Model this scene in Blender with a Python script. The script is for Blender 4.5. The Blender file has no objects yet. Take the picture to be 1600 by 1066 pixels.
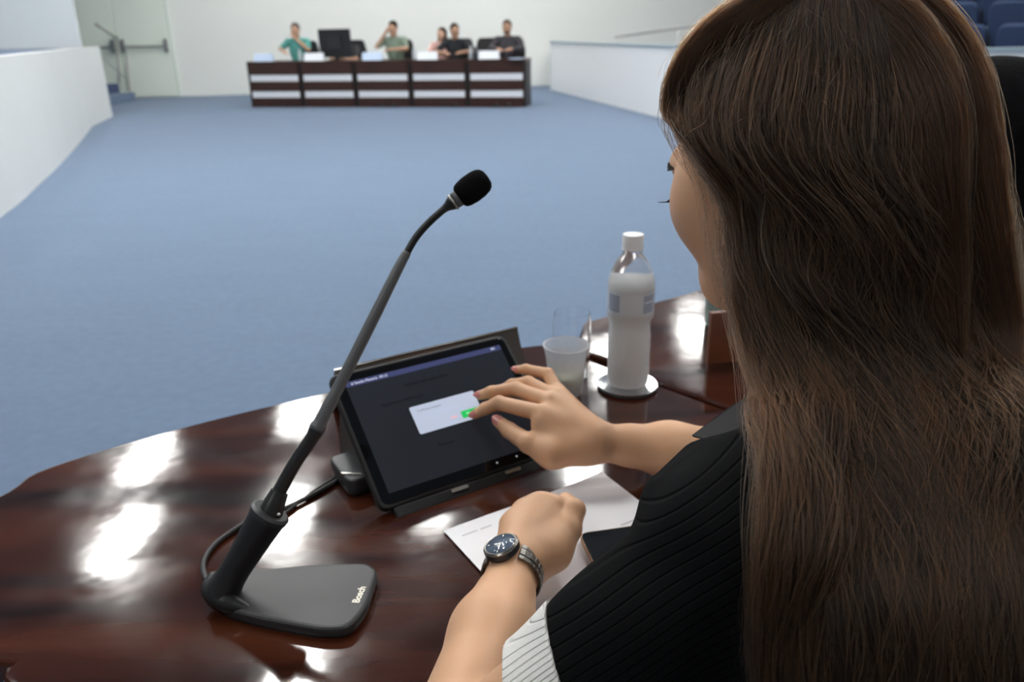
import bpy, bmesh, math, random
import numpy as np
from mathutils import Vector, Matrix
from mathutils.bvhtree import BVHTree
R = math.radians
PI = math.pi
SC = bpy.context.scene
COL = SC.collection
random.seed(7)
RNG = np.random.default_rng(7)

# ------------------------------------------------------------------ camera
F = 1244.0; TH = R(21.3); CZ = 1.25; RO = R(1.0)
cT, sT = math.cos(TH), math.sin(TH); cR, sR = math.cos(RO), math.sin(RO)
cam = bpy.data.cameras.new('camera'); camo = bpy.data.objects.new('camera', cam); COL.objects.link(camo)
camo.location = (0, 0, CZ)
cam.sensor_width = 36; cam.lens = F / 1600 * 36; cam.clip_start = .02; cam.clip_end = 100
cam.dof.use_dof = True; cam.dof.focus_distance = .56; cam.dof.aperture_fstop = 8.5
SC.camera = camo

def ray(px, py):
    a = (px - 800) / F; b = (533 - py) / F
    u = cR * a + sR * b; v = -sR * a + cR * b
    return np.array([u, cT + v * sT, -sT + v * cT])
def at(px, py, z):
    r = ray(px, py); return r * ((z - CZ) / r[2]) + np.array([0, 0, CZ])
def dep(px, py, d): return ray(px, py) * d + np.array([0, 0, CZ])
# camera axes from the same mapping
X = Vector(ray(801, 533) - ray(800, 533)).normalized(); Y = Vector(ray(800, 532) - ray(800, 533)).normalized()
Z = X.cross(Y)
camo.rotation_euler = Matrix((X, Y, Z)).transposed().to_euler()

# ------------------------------------------------------------------ world, exposure
w = bpy.data.worlds.new('world'); SC.world = w; w.use_nodes = True
w.node_tree.nodes['Background'].inputs[0].default_value = (.9, .95, 1, 1)
w.node_tree.nodes['Background'].inputs[1].default_value = .6
vs = SC.view_settings; vs.view_transform = 'Standard'; vs.look = 'None'; vs.gamma = 1; vs.use_curve_mapping = False
vs.exposure = 0.13
LIGHT_E = 48.0        # emission strength of the ceiling diffusers
CEIL = 5.0
LIGHTS = [(-4.4, 8.4), (-3.9, 6.7), (-2.85, 9.6), (-2.35, 7.0), (-.9, 7.45), (.78, 8.0), (1.4, 11.0), (3.0, 12.3), (3.35, 10.3), (-1.75, 5.0),
          (-4.6, 13), (-1.6, 14.5), (1.2, 15.5), (-5.5, 16), (-3.0, 17.6), (0, 18.0), (-6.6, 11), (2.6, 17.5), (5.5, 12), (5.6, 8), (3.0, 6.2), (-5.6, 3.6), (-1.3, 2.2), (2.0, 3.4), (5.4, 3.2),  # unseen panels from this row on, added for fill and brighter walls
          (-2.8, -1.2), (2.6, -1.4)]

# ------------------------------------------------------------------ helpers
def srgb(r, g, b):
    f = lambda c: ((c / 255) / 12.92 if c / 255 <= .04045 else ((c / 255 + .055) / 1.055) ** 2.4)
    return (f(r), f(g), f(b), 1)
MATS = {}
def mat(name, color, rough=.5, metal=0, spec=.5, noise=None, bump=None, trans=0, coat=0, ior=1.45, alpha=1, sss=0, sheen=0, emit=0):
    """noise=(scale, amount, (stretch)) varies the colour; bump=(scale, strength, distance)"""
    if name in MATS: return MATS[name]
    m = bpy.data.materials.new(name); m.use_nodes = True; nt = m.node_tree; N = nt.nodes; L = nt.links
    b = N['Principled BSDF']
    if len(color) == 3: color = (*color, 1)
    b.inputs['Base Color'].default_value = color
    b.inputs['Roughness'].default_value = rough; b.inputs['Metallic'].default_value = metal
    b.inputs['Specular IOR Level'].default_value = spec; b.inputs['IOR'].default_value = ior
    b.inputs['Transmission Weight'].default_value = trans; b.inputs['Coat Weight'].default_value = coat
    b.inputs['Alpha'].default_value = alpha
    b.inputs['Sheen Weight'].default_value = sheen
    if sss:
        b.inputs['Subsurface Weight'].default_value = sss; b.inputs['Subsurface Radius'].default_value = (1, .35, .2); b.inputs['Subsurface Scale'].default_value = .006
    if emit:
        b.inputs['Emission Color'].default_value = color; b.inputs['Emission Strength'].default_value = emit
    tc = N.new('ShaderNodeTexCoord')
    if noise:
        mp = N.new('ShaderNodeMapping'); mp.inputs['Scale'].default_value = noise[2] if len(noise) > 2 else (1, 1, 1)
        nz = N.new('ShaderNodeTexNoise'); nz.inputs['Scale'].default_value = noise[0]; nz.inputs['Detail'].default_value = 5
        rp = N.new('ShaderNodeMapRange'); rp.inputs[1].default_value = .3; rp.inputs[2].default_value = .7
        rp.inputs[3].default_value = 1 - noise[1]; rp.inputs[4].default_value = 1 + noise[1]
        mx = N.new('ShaderNodeVectorMath'); mx.operation = 'SCALE'; mx.inputs[0].default_value = color[:3]
        L.new(tc.outputs['Object'], mp.inputs[0]); L.new(mp.outputs[0], nz.inputs['Vector']); L.new(nz.outputs[0], rp.inputs[0])
        L.new(rp.outputs[0], mx.inputs['Scale']); L.new(mx.outputs[0], b.inputs['Base Color'])
    if bump:
        nb = N.new('ShaderNodeTexNoise'); nb.inputs['Scale'].default_value = bump[0]; nb.inputs['Detail'].default_value = 4
        bp = N.new('ShaderNodeBump'); bp.inputs['Strength'].default_value = bump[1]; bp.inputs['Distance'].default_value = bump[2]
        L.new(tc.outputs['Object'], nb.inputs['Vector']); L.new(nb.outputs[0], bp.inputs['Height']); L.new(bp.outputs[0], b.inputs['Normal'])
    MATS[name] = m; return m

def link_mesh(name, verts, faces, m=None, parent=None, smooth=False, auto=None):
    me = bpy.data.meshes.new(name); me.from_pydata([tuple(map(float, v)) for v in verts], [], [tuple(f) for f in faces]); me.update()
    return link(name, me, m, parent, smooth, auto)
def link(name, me, m=None, parent=None, smooth=False, auto=None):
    o = bpy.data.objects.new(name, me); COL.objects.link(o)
    if m: me.materials.append(m)
    if parent: o.parent = parent
    if smooth: me.shade_smooth()
    if auto: me.set_sharp_from_angle(angle=R(auto))
    return o
def tag(o, label=None, cat=None, group=None, kind=None):
    if label: o['label'] = label
    if cat: o['category'] = cat
    if group: o['group'] = group
    if kind: o['kind'] = kind
    return o
def thing(name, loc, label, cat, group=None, rz=0):
    o = bpy.data.objects.new(name, None); COL.objects.link(o); o.location = tuple(loc); o.rotation_euler = (0, 0, rz); o.empty_display_size = .05
    return tag(o, label, cat, group)
def rebase(root):
    """parts of a thing are written in world coordinates; keep them there under the thing's base"""
    bpy.context.view_layer.update()
    inv = root.matrix_world.inverted()
    for c in root.children: c.matrix_parent_inverse = inv

class MB:
    def __init__(s): s.v = []; s.f = []
    def add(s, v, f):
        n = len(s.v); s.v += [tuple(map(float, p)) for p in v]; s.f += [tuple(i + n for i in q) for q in f]; return s
    def box(s, c, size, rz=0, M=None):
        x, y, z = size[0] / 2, size[1] / 2, size[2] / 2
        P = [(a * x, b * y, d * z) for a in (-1, 1) for b in (-1, 1) for d in (-1, 1)]
        if M is not None: P = [tuple(M @ Vector(p)) for p in P]
        elif rz: P = [(p[0] * math.cos(rz) - p[1] * math.sin(rz), p[0] * math.sin(rz) + p[1] * math.cos(rz), p[2]) for p in P]
        P = [(p[0] + c[0], p[1] + c[1], p[2] + c[2]) for p in P]
        return s.add(P, [(0, 1, 3, 2), (4, 6, 7, 5), (0, 4, 5, 1), (2, 3, 7, 6), (0, 2, 6, 4), (1, 5, 7, 3)])
    def prism(s, poly, z0, z1, bev=0):
        n = len(poly)
        if bev:
            P = np.array(poly, float); A = sum(P[i][0] * P[(i + 1) % n][1] - P[(i + 1) % n][0] * P[i][1] for i in range(n))
            t = np.roll(P, -1, 0) - np.roll(P, 1, 0); nn = np.stack([-t[:, 1], t[:, 0]], 1); nn /= np.linalg.norm(nn, axis=1)[:, None] + 1e-9
            if A < 0: nn = -nn
            rings = []
            for k in range(4):
                a = PI / 2 * k / 3; off = bev * (1 - math.sin(a)); z = z0 + bev * (1 - math.cos(a)); rings.append([(*(P[i] + nn[i] * off), z) for i in range(n)])
            for k in range(4):
                a = PI / 2 * k / 3; off = bev * (1 - math.cos(a)); z = z1 - bev * (1 - math.sin(a)); rings.append([(*(P[i] + nn[i] * off), z) for i in range(n)])
        else: rings = [[(p[0], p[1], z0) for p in poly], [(p[0], p[1], z1) for p in poly]]
        V = [q for r in rings for q in r]; m = len(rings); Fc = []
        for k in range(m - 1):
            for i in range(n): Fc.append((k * n + i, k * n + (i + 1) % n, (k + 1) * n + (i + 1) % n, (k + 1) * n + i))
        Fc.append(tuple(reversed(range(n)))); Fc.append(tuple(range((m - 1) * n, m * n)))
        return s.add(V, Fc)
    def lathe(s, prof, c=(0, 0, 0), n=32, caps=True, M=None, sy=1):
        V = []; m = len(prof)
        for r, z in prof:
            for i in range(n):
                a = 2 * PI * i / n; V.append((r * math.cos(a), r * math.sin(a) * sy, z))
        if M is not None: V = [tuple(M @ Vector(p)) for p in V]
        V = [(p[0] + c[0], p[1] + c[1], p[2] + c[2]) for p in V]
        Fc = [(k * n + i, k * n + (i + 1) % n, (k + 1) * n + (i + 1) % n, (k + 1) * n + i) for k in range(m - 1) for i in range(n)]
        if caps: Fc += [tuple(reversed(range(n))), tuple(range((m - 1) * n, m * n))]
        return s.add(V, Fc)
    def tube(s, pts, rad, n=12, caps=True):
        pts = [Vector(p) for p in pts]; m = len(pts)
        if not hasattr(rad, '__len__'): rad = [rad] * m
        V = []; ref = None
        for k in range(m):
            t = (pts[min(k + 1, m - 1)] - pts[max(k - 1, 0)]).normalized()
            if ref is None: ref = t.orthogonal().normalized()
            ref = (ref - t * ref.dot(t)).normalized(); b = t.cross(ref)
            for i in range(n):
                a = 2 * PI * i / n; V.append(tuple(pts[k] + (ref * math.cos(a) + b * math.sin(a)) * rad[k]))
        Fc = [(k * n + i, k * n + (i + 1) % n, (k + 1) * n + (i + 1) % n, (k + 1) * n + i) for k in range(m - 1) for i in range(n)]
        if caps: Fc += [tuple(reversed(range(n))), tuple(range((m - 1) * n, m * n))]
        return s.add(V, Fc)
    def build(s, name, m=None, parent=None, smooth=False, auto=None):
        o = link_mesh(name, s.v, s.f, m, parent, smooth, auto)
        bm = bmesh.new(); bm.from_mesh(o.data); bmesh.ops.recalc_face_normals(bm, faces=bm.faces); bm.to_mesh(o.data); bm.free()
        if smooth: o.data.shade_smooth()
        if auto: o.data.shade_smooth(); o.data.set_sharp_from_angle(angle=R(auto))
        if smooth or auto:
            for p in o.data.polygons:
                if len(p.vertices) > 4: p.use_smooth = False
        return o

def spline(pts, n):
    """Catmull-Rom through pts, n samples; works for any dimension"""
    P = np.array(pts, float); P = np.vstack([2 * P[0] - P[1], P, 2 * P[-1] - P[-2]]); m = len(P) - 3
    out = []
    for q in np.linspace(0, m, n):
        i = min(int(q), m - 1); t = q - i; a, b, c, d = P[i:i + 4]
        out.append(.5 * ((2 * b) + (c - a) * t + (2 * a - 5 * b + 4 * c - d) * t * t + (3 * b - a - 3 * c + d) * t ** 3))
    return np.array(out)
def round_poly(poly, r, n=5):
    out = []; m = len(poly)
    for i in range(m):
        p = np.array(poly[i], float); a = np.array(poly[i - 1], float) - p; b = np.array(poly[(i + 1) % m], float) - p
        rr = r[i] if hasattr(r, '__len__') else r; rr = min(rr, np.linalg.norm(a) * .45, np.linalg.norm(b) * .45)
        a = a / np.linalg.norm(a) * rr; b = b / np.linalg.norm(b) * rr
        for k in range(n + 1):
            t = k / n; out.append(tuple((1 - t) ** 2 * (p + a) + 2 * t * (1 - t) * p + t * t * (p + b)))
    return out

# ------------------------------------------------------------------ signed-distance bodies meshed with surface nets
def cap(a, b, ra, rb, k=.01): return ('c', np.array(a, float), np.array(b, float), ra, rb, k)
def ell(c, r, M=None, k=.01, sub=False): return ('e', np.array(c, float), np.array(r, float), None if M is None else np.array(M, float), k, sub)
def grp(prims, k=.004): return ('g', prims, k)
def sdf(prims, P):
    D = np.full(len(P), 1e3, np.float32)
    for q in prims:
        sub = False
        if q[0] == 'c':
            a, b, ra, rb, k = q[1:]; ab = (b - a).astype(np.float32); pa = P - a.astype(np.float32); L2 = float(ab @ ab) + 1e-12
            t = np.clip(pa @ ab / L2, 0, 1); d = np.sqrt(((pa - t[:, None] * ab) ** 2).sum(1)) - (ra + (rb - ra) * t)
        elif q[0] == 'e':
            c, r, M, k, sub = q[1:]; x = P - c.astype(np.float32)
            if M is not None: x = x @ M.T.astype(np.float32)
            k0 = np.sqrt(((x / r) ** 2).sum(1)); k1 = np.sqrt(((x / r ** 2) ** 2).sum(1)) + 1e-9; d = k0 * (k0 - 1) / k1
        else:
            d = sdf(q[1], P); k = q[2]
        if sub:
            h = np.clip(.5 - .5 * (D + d) / k, 0, 1); D = D + (-d - D) * h + k * h * (1 - h)
        else:
            h = np.clip(.5 + .5 * (d - D) / k, 0, 1); D = d * (1 - h) + D * h - k * h * (1 - h)
        D = D.astype(np.float32)
    return D
def nets(fn, lo, hi, h, B=8, margin=1.6):
    lo = np.array(lo, float); n = (np.ceil((np.array(hi) - lo) / h / B).astype(int) + 0) * B
    nb = n // B
    ci = np.stack(np.meshgrid(*[np.arange(k) for k in nb], indexing='ij'), -1).reshape(-1, 3)
    cc = (lo + (ci * B + (B - 1) / 2) * h).astype(np.float32)
    d = np.concatenate([fn(cc[i:i + 200000]) for i in range(0, len(cc), 200000)])
    V = np.repeat(np.repeat(np.repeat(d.reshape(nb), B, 0), B, 1), B, 2)
    act = ci[np.abs(d) < B * h * .87 * margin]
    off = np.stack(np.meshgrid(*[np.arange(B)] * 3, indexing='ij'), -1).reshape(-1, 3)
    for i in range(0, len(act), 600):
        ix = (act[i:i + 600, None, :] * B + off[None]).reshape(-1, 3)
        V[ix[:, 0], ix[:, 1], ix[:, 2]] = fn((lo + ix * h).astype(np.float32))
    S = V < 0
    c0 = S[:-1, :-1, :-1]; allin = c0.copy(); anyin = c0.copy()
    for dx in (0, 1):
        for dy in (0, 1):
            for dz in (0, 1):
                q = S[dx:n[0] - 1 + dx, dy:n[1] - 1 + dy, dz:n[2] - 1 + dz]; allin &= q; anyin |= q
    mix = anyin & ~allin; idx = np.argwhere(mix); ID = np.full(mix.shape, -1, np.int64); ID[mix] = np.arange(len(idx))
    acc = np.zeros((len(idx), 3)); cnt = np.zeros(len(idx))
    for ax in range(3):
        o1, o2 = [a for a in range(3) if a != ax]
        for a in (0, 1):
            for b in (0, 1):
                p = idx.copy(); p[:, o1] += a; p[:, o2] += b; q = p.copy(); q[:, ax] += 1
                va = V[p[:, 0], p[:, 1], p[:, 2]]; vb = V[q[:, 0], q[:, 1], q[:, 2]]; cr = (va < 0) != (vb < 0)
                t = np.where(cr, va / (va - vb + 1e-12), 0); pt = (p - idx).astype(float); pt[:, ax] += t
                acc[cr] += pt[cr]; cnt[cr] += 1
    verts = lo + (idx + acc / np.maximum(cnt, 1)[:, None]) * h
    faces = []
    for ax in range(3):
        o1, o2 = [(1, 2), (2, 0), (0, 1)][ax]
        sl = [slice(1, -1)] * 3; sl[ax] = slice(0, n[ax] - 1); 
        A = S[tuple(sl)]; sl2 = list(sl); sl2[ax] = slice(1, n[ax]); Bq = S[tuple(sl2)]
        e = np.argwhere(A != Bq)
        st = A[e[:, 0], e[:, 1], e[:, 2]]
        for k in range(3):
            if k != ax: e[:, k] += 1
        def cid(d1, d2):
            q = e.copy(); q[:, o1] -= d1; q[:, o2] -= d2; return ID[q[:, 0], q[:, 1], q[:, 2]]
        Q = np.stack([cid(1, 1), cid(0, 1), cid(0, 0), cid(1, 0)], 1); Q[~st] = Q[~st][:, ::-1]
        faces.append(Q[(Q >= 0).all(1)])
    return verts, np.concatenate(faces)
def grad(fn, P, e=4e-4):
    G = np.stack([fn((P + np.eye(3)[k] * e).astype(np.float32)).astype(float) - fn((P - np.eye(3)[k] * e).astype(np.float32)) for k in range(3)], 1) / (2 * e)
    return G
def relax(fn, V, steps=1):
    for _ in range(steps):
        G = grad(fn, V); d = fn(V.astype(np.float32)); V = V - G * (d / np.maximum((G ** 2).sum(1), .2))[:, None]
    return V
def mesh_np(name, V, Q):
    me = bpy.data.meshes.new(name); me.vertices.add(len(V)); me.vertices.foreach_set('co', np.asarray(V, np.float32).ravel())
    me.loops.add(Q.size); me.loops.foreach_set('vertex_index', Q.ravel().astype(np.int32)); me.polygons.add(len(Q))
    me.polygons.foreach_set('loop_start', np.arange(0, Q.size, 4, dtype=np.int32)); me.update(calc_edges=True); me.validate(); me.shade_smooth(); return me
def bounds(prims, pad=.03):
    lo = np.full(3, 1e9); hi = -lo
    for q in prims:
        if q[0] == 'c': pts = [(q[1], q[3]), (q[2], q[4])]
        elif q[0] == 'e':
            if q[5]: continue
            pts = [(q[1], max(q[2]))]
        else:
            l, h = bounds(q[1], 0); lo = np.minimum(lo, l); hi = np.maximum(hi, h); continue
        for p, r in pts: lo = np.minimum(lo, p - r); hi = np.maximum(hi, p + r)
    return lo - pad, hi + pad
def blob(name, prims, h, m, parent=None, fn=None, relaxn=1):
    lo, hi = bounds(prims); fn = fn or (lambda P: sdf(prims, P)); V, Q = nets(fn, lo, hi, h); V = relax(fn, V, relaxn)
    return link(name, mesh_np(name, V, Q), m, parent)

# ================================================================== SETTING
M_WALL = mat('wall_paint', srgb(236, 238, 233), .6, noise=(.6, .015))
M_WALLG = mat('grey_wall_paint', srgb(225, 232, 236), .55, noise=(.6, .015))
M_CEIL = mat('ceiling_paint', (.45, .45, .44), .8)
M_WHITE = mat('white_paint', srgb(240, 240, 238), .4)
def carpet(name, col):
    m = mat(name, col, .95, spec=.1, sheen=.2)
    nt = m.node_tree; N = nt.nodes; L = nt.links; b = N['Principled BSDF']
    tc = N.new('ShaderNodeTexCoord'); a = N.new('ShaderNodeTexNoise'); a.inputs['Scale'].default_value = 220; a.inputs['Detail'].default_value = 2
    c = N.new('ShaderNodeTexNoise'); c.inputs['Scale'].default_value = 1.3; c.inputs['Detail'].default_value = 5
    mp = N.new('ShaderNodeMapping'); mp.inputs['Scale'].default_value = (1, 3, 1)
    f = N.new('ShaderNodeTexNoise'); f.inputs['Scale'].default_value = 22; f.inputs['Detail'].default_value = 6
    L.new(tc.outputs['Object'], a.inputs['Vector']); L.new(tc.outputs['Object'], mp.inputs[0]); L.new(mp.outputs[0], c.inputs['Vector']); L.new(tc.outputs['Object'], f.inputs['Vector'])
    s1 = N.new('ShaderNodeMath'); s1.operation = 'MULTIPLY_ADD'; s1.inputs[1].default_value = .55; s1.inputs[2].default_value = .725
    s2 = N.new('ShaderNodeMath'); s2.operation = 'MULTIPLY_ADD'; s2.inputs[1].default_value = .16; s2.inputs[2].default_value = -.08
    s3 = N.new('ShaderNodeMath'); s3.operation = 'MULTIPLY_ADD'; s3.inputs[1].default_value = .4; s3.inputs[2].default_value = -.2
    L.new(a.outputs[0], s1.inputs[0]); L.new(c.outputs[0], s2.inputs[0]); L.new(f.outputs[0], s3.inputs[0])
    ad = N.new('ShaderNodeMath'); L.new(s1.outputs[0], ad.inputs[0]); L.new(s2.outputs[0], ad.inputs[1])
    a2 = N.new('ShaderNodeMath'); L.new(ad.outputs[0], a2.inputs[0]); L.new(s3.outputs[0], a2.inputs[1])
    v = N.new('ShaderNodeVectorMath'); v.operation = 'SCALE'; v.inputs[0].default_value = col[:3]; L.new(a2.outputs[0], v.inputs['Scale']); L.new(v.outputs[0], b.inputs['Base Color'])
    bp = N.new('ShaderNodeBump'); bp.inputs['Strength'].default_value = .35; bp.inputs['Distance'].default_value = .004; L.new(a.outputs[0], bp.inputs['Height']); L.new(bp.outputs[0], b.inputs['Normal'])
    return m
M_CARPET = carpet('blue_carpet', (.117, .172, .262, 1))
M_CARPETD = carpet('navy_carpet', (.035, .06, .14, 1))

def struct(o): return tag(o, kind='structure')
XL, XR, YB, YF = -10.6, 9.5, 20.6, -4.5
struct(MB().box(((XL + XR) / 2, (YB + YF) / 2, -.05), (XR - XL, YB - YF, .1)).build('floor', M_CARPET))
struct(MB().box(((XL + XR) / 2, (YB + YF) / 2, CEIL + .06), (XR - XL, YB - YF, .1)).build('ceiling', M_CEIL))
def slab(a, b, z0, z1, t):
    a = np.array(a[:2], float); b = np.array(b[:2], float); d = (b - a) / np.linalg.norm(b - a); n = np.array([-d[1], d[0]]) * t
    return MB().prism([a, b, b + n, a + n], z0, z1)
# back wall runs slightly away to the right; its door is near its left end
pL, pR = at(205, 153, 0)[:2], at(842, 134, 0)[:2]
bd = (pR - pL) / np.linalg.norm(pR - pL)
bw0, bw1 = pL - bd * 1.2, pL + bd * 17.5
struct(slab(bw0, bw1, 0, CEIL, .15).build('wall_back', M_WALL))
struct(slab((XL, bw0[1]), (XL, YF), 0, CEIL, -.1).build('wall_left', M_WALLG))
struct(slab((XR, YB), (XR, YF), 0, CEIL, .1).build('wall_right', M_WALL))
struct(slab((XL, YF), (XR, YF), 0, CEIL, -.1).build('wall_rear', mat('rear_wall_panel', (.42, .40, .37), .6)))
# the pale double door with its panic bars
M_DOOR = mat('door_paint', srgb(234, 240, 230), .45)
M_METALG = mat('grey_metal', (.35, .36, .36), .35, .8)
M_DARKM = mat('dark_metal', (.06, .065, .07), .45, .3)
nb = np.array([bd[1], -bd[0]])
def on_wall(s, off, z): p = pL + bd * s + nb * off; return (p[0], p[1], z)
azw = math.atan2(bd[1], bd[0])
dr = struct(MB().box(on_wall(-.05, .01, 1.75), (2.12, .06, 3.5), azw).build('door_1', M_DOOR))
for k, cx in enumerate((-.59, .49)):
    lf = MB().box(on_wall(cx, .055, 1.72), (1.03, .04, 3.38), azw).build('door_leaf', mat('door_leaf_paint', srgb(230, 238, 226), .4), dr)
    MB().tube([on_wall(cx - .46, .14, 1.06), on_wall(cx + .46, .14, 1.06)], .02).box(on_wall(cx - .44, .11, 1.08), (.07, .1, .26), azw).box(on_wall(cx + .44, .11, 1.08), (.07, .1, .26), azw).build('panic_bar', M_METALG, lf)
MB().box(on_wall(-1.13, .02, 1.75), (.06, .1, 3.5), azw).box(on_wall(1.03, .02, 1.75), (.06, .1, 3.5), azw).box(on_wall(-.05, .02, 3.53), (2.22, .1, .07), azw).build('door_frame', mat('door_frame_paint', srgb(215, 225, 215), .5), dr)

# left: raised platform behind a curved white front
base = [at(*p, 0)[:2] for p in [(176, 182), (145, 197), (110, 240), (60, 290), (0, 340)]]
base = [base[0]] + list(spline([base[1], base[2], base[3], base[4], base[4] + np.array([.35, -1.6]), base[4] + np.array([.3, -3.4])], 26))
HP = 1.12
inner = [(p[0] - .14, p[1] + .02) for p in base]
pf = MB().prism([tuple(p) for p in base] + [tuple(p) for p in reversed(inner)], 0, HP).build('wall_platform', mat('curved_wall_paint', srgb(218, 220, 218), .5, noise=(1.2, .02)), auto=25)
struct(pf)
pfl = MB().prism([tuple(p) for p in inner] + [(XL, inner[-1][1]), (XL, inner[0][1])], HP - .25, HP - .02).build('floor_platform', M_CARPET); struct(pfl)
# white back of the platform
struct(slab((XL, 13.2), (-7.15, 14.3), HP - .02, CEIL, .12).build('wall_platform_back', M_WALLG))
# carpeted stair up to the platform and its handrail
a0 = np.array(base[0])
st = thing('platform_stair', (a0[0] - .5, a0[1] + 1.6, 0), 'blue carpeted steps climbing beside the curved white wall to the platform', 'stair')
for k in range(6):
    z1 = .18 * (k + 1)
    MB().box((-7.95 - .30 * k, 16.6, z1 / 2), (.30, 1.7, z1)).build('step', M_CARPETD if k % 2 else M_CARPET, st)
MB().add([(x_, y_, z_) for y_ in (15.70, 15.74) for x_, z_ in ((-7.85, .17), (-7.85, .40), (-9.6, 1.40), (-9.6, .17))], [(0, 3, 2, 1), (4, 5, 6, 7), (0, 1, 5, 4), (1, 2, 6, 5), (2, 3, 7, 6), (3, 0, 4, 7)]).build('stringer', M_CARPETD, st)
rebase(st)
rail = thing('stair_handrail', (a0[0] - .2, a0[1] + 3.2, 0), 'grey metal handrail of the steps in front of the pale door', 'handrail')
p0, p1, p2, p3 = dep(205, 156, 17.4), dep(194, 64, 17.2), dep(180, 58, 17.0), dep(150, 38, 15.0)
M_RAIL = mat('rail_metal', (.42, .42, .40), .4, .5)
MB().tube(spline([p0, (p0 + p1) / 2 + [.0, 0, .0], p1, p2, p3], 24), .028).build('rail', M_RAIL, rail, smooth=True)
q = dep(186, 128, 17.0); MB().tube([q, dep(183, 62, 17.0)], .02).build('post', M_RAIL, rail, smooth=True)
MB().tube([dep(163, 92, 15.6), dep(198, 125, 17.3)], .012).build('lower_rail', M_RAIL, rail, smooth=True)
rebase(rail)

# right: low white partition with a cap, raked seating behind it
r0, r1 = at(860, 140, 0)[:2], at(1036, 185, 0)[:2]; rd = (r1 - r0) / np.linalg.norm(r1 - r0)
cur = [tuple(r0), tuple((r0 + r1) / 2), tuple(r1)] + [tuple(r1 + rd * 2.2 + np.array([.15, 0])), tuple(r1 + rd * 4.2 + np.array([.9, .4])), (r1[0] + 4.2, r1[1] - 4.6), (XR, r1[1] - 5.2)]
rb = spline(cur, 30)
struct(MB().prism([tuple(p) for p in rb] + [(p[0] + .05, p[1] + .14) for p in rb[::-1]], 0, .985).build('wall_partition', mat('partition_paint', srgb(236, 237, 238), .5), auto=25))
struct(MB().prism([(p[0] - .02, p[1] - .02) for p in rb] + [(p[0] + .07, p[1] + .17) for p in rb[::-1]], .985, 1.02).build('trim_1', mat('partition_cap', srgb(150, 168, 178), .4), auto=25))
# end of the partition returns to the back wall
struct(slab(r0, (r0[0] + .12, 20.0), 0, .985, -.1).build('wall_partition_end', MATS['partition_paint']))
hr = thing('gallery_handrail', tuple(dep(962, 58, 17)), 'thin grey sloping handrail above the white partition', 'handrail')
MB().tube([dep(962, 58, 17), dep(1095, 39, 13.5), dep(1180, 20, 11.5)], .022).build('rail', M_RAIL, hr, smooth=True)
for px, py, d in ((966, 58, 16.8), (1060, 46, 14.5), (1130, 31, 12.8)):
    p = dep(px, py, d); MB().tube([p, (p[0], p[1], .6)], .014).build('post', mat('rail_post', (.6, .61, .6), .4, .3), hr, smooth=True)
rebase(hr)
p = on_wall(0, 0, 0)
cd = thing('wall_conduit', tuple(dep(897, 40, 20.2)), 'thin grey cable duct hanging down the white back wall', 'conduit')
t_, b_ = dep(893, -60, 20.1), dep(897, 38, 20.2)
MB().box(((t_[0] + b_[0]) / 2, (t_[1] + b_[1]) / 2 , (t_[2] + b_[2]) / 2), (.07, .05, t_[2] - b_[2]), azw).build('duct', mat('duct_grey', (.42, .43, .41), .5), cd)
t2, b2 = dep(908, -60, 20.1), dep(909, 36, 20.2)
MB().box(((t2[0] + b2[0]) / 2, (t2[1] + b2[1]) / 2, (t2[2] + b2[2]) / 2), (.03, .04, t2[2] - b2[2]), azw).build('cable_cover', mat('duct_pale', (.62, .63, .61), .5), cd)
rebase(cd)
# raked tiers
sn = np.array([.80, .60]); sd = np.array([.60, -.80]); SAZ = math.atan2(-.8, .6) + PI / 2 + math.atan2(.6, .8) * 0
SAZ = math.atan2(-sn[0], sn[1])
S0 = np.array([4.75, 10.35])
for k in range(4):
    a = S0 + sn * (k * .95 - .25) - sd * 1.0; b = a + sd * 4.2
    t = MB().prism([tuple(a), tuple(a + sn * .95), tuple(b + sn * .95), tuple(b)], 0, .30 + .26 * k).build('floor_tier', M_CARPETD); struct(t)
M_SEAT = mat('seat_fabric', (.018, .038, .095), .8, noise=(60, .15)); M_SEATD = mat('seat_shell', (.012, .014, .02), .6)
def seat_proto():
    t = thing('auditorium_seat', (0, 0, 0), 'x', 'seat', 'blue auditorium seats behind the partition')
    def rb(w, h, t_, tilt, c, r=.06):
        poly = round_poly([(-w / 2, 0), (w / 2, 0), (w / 2 * .92, h), (-w / 2 * .92, h)], [.02, .02, r, r], 6)
        mb = MB().prism(poly, -t_ / 2, t_ / 2, .025); Mx = Matrix.Rotation(R(90) - tilt, 4, 'X')
        mb.v = [tuple((Mx @ Vector(v)) + Vector(c)) for v in mb.v]; return mb
    rb(.5, .52, .09, R(-12), (0, .06, .42), .1).build('backrest', M_SEAT, t, auto=25)
    rb(.54, .50, .03, R(-12), (0, .13, .38), .1).build('back_shell', M_SEATD, t, auto=25)
    rb(.48, .44, .11, R(75), (0, .02, .42)).build('seat', M_SEAT, t, auto=25)
    for s in (-1, 1): MB().box((s * .275, -.12, .60), (.045, .36, .05)).box((s * .275, -.02, .29), (.04, .1, .60)).build('armrest', M_SEATD, t)
    return t
def dup(root, loc, rz, label=None, group=None):
    r = root.copy(); COL.objects.link(r); r.location = tuple(loc); r.rotation_euler = (0, 0, rz)
    if label: r['label'] = label
    if group: r['group'] = group
    for ch in list(root.children):
        c = ch.copy(); COL.objects.link(c); c.parent = r; c.matrix_parent_inverse = ch.matrix_parent_inverse
        for g in list(ch.children):
            d = g.copy(); COL.objects.link(d); d.parent = c; d.matrix_parent_inverse = g.matrix_parent_inverse
    return r
seat = seat_proto(); first = True
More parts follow.
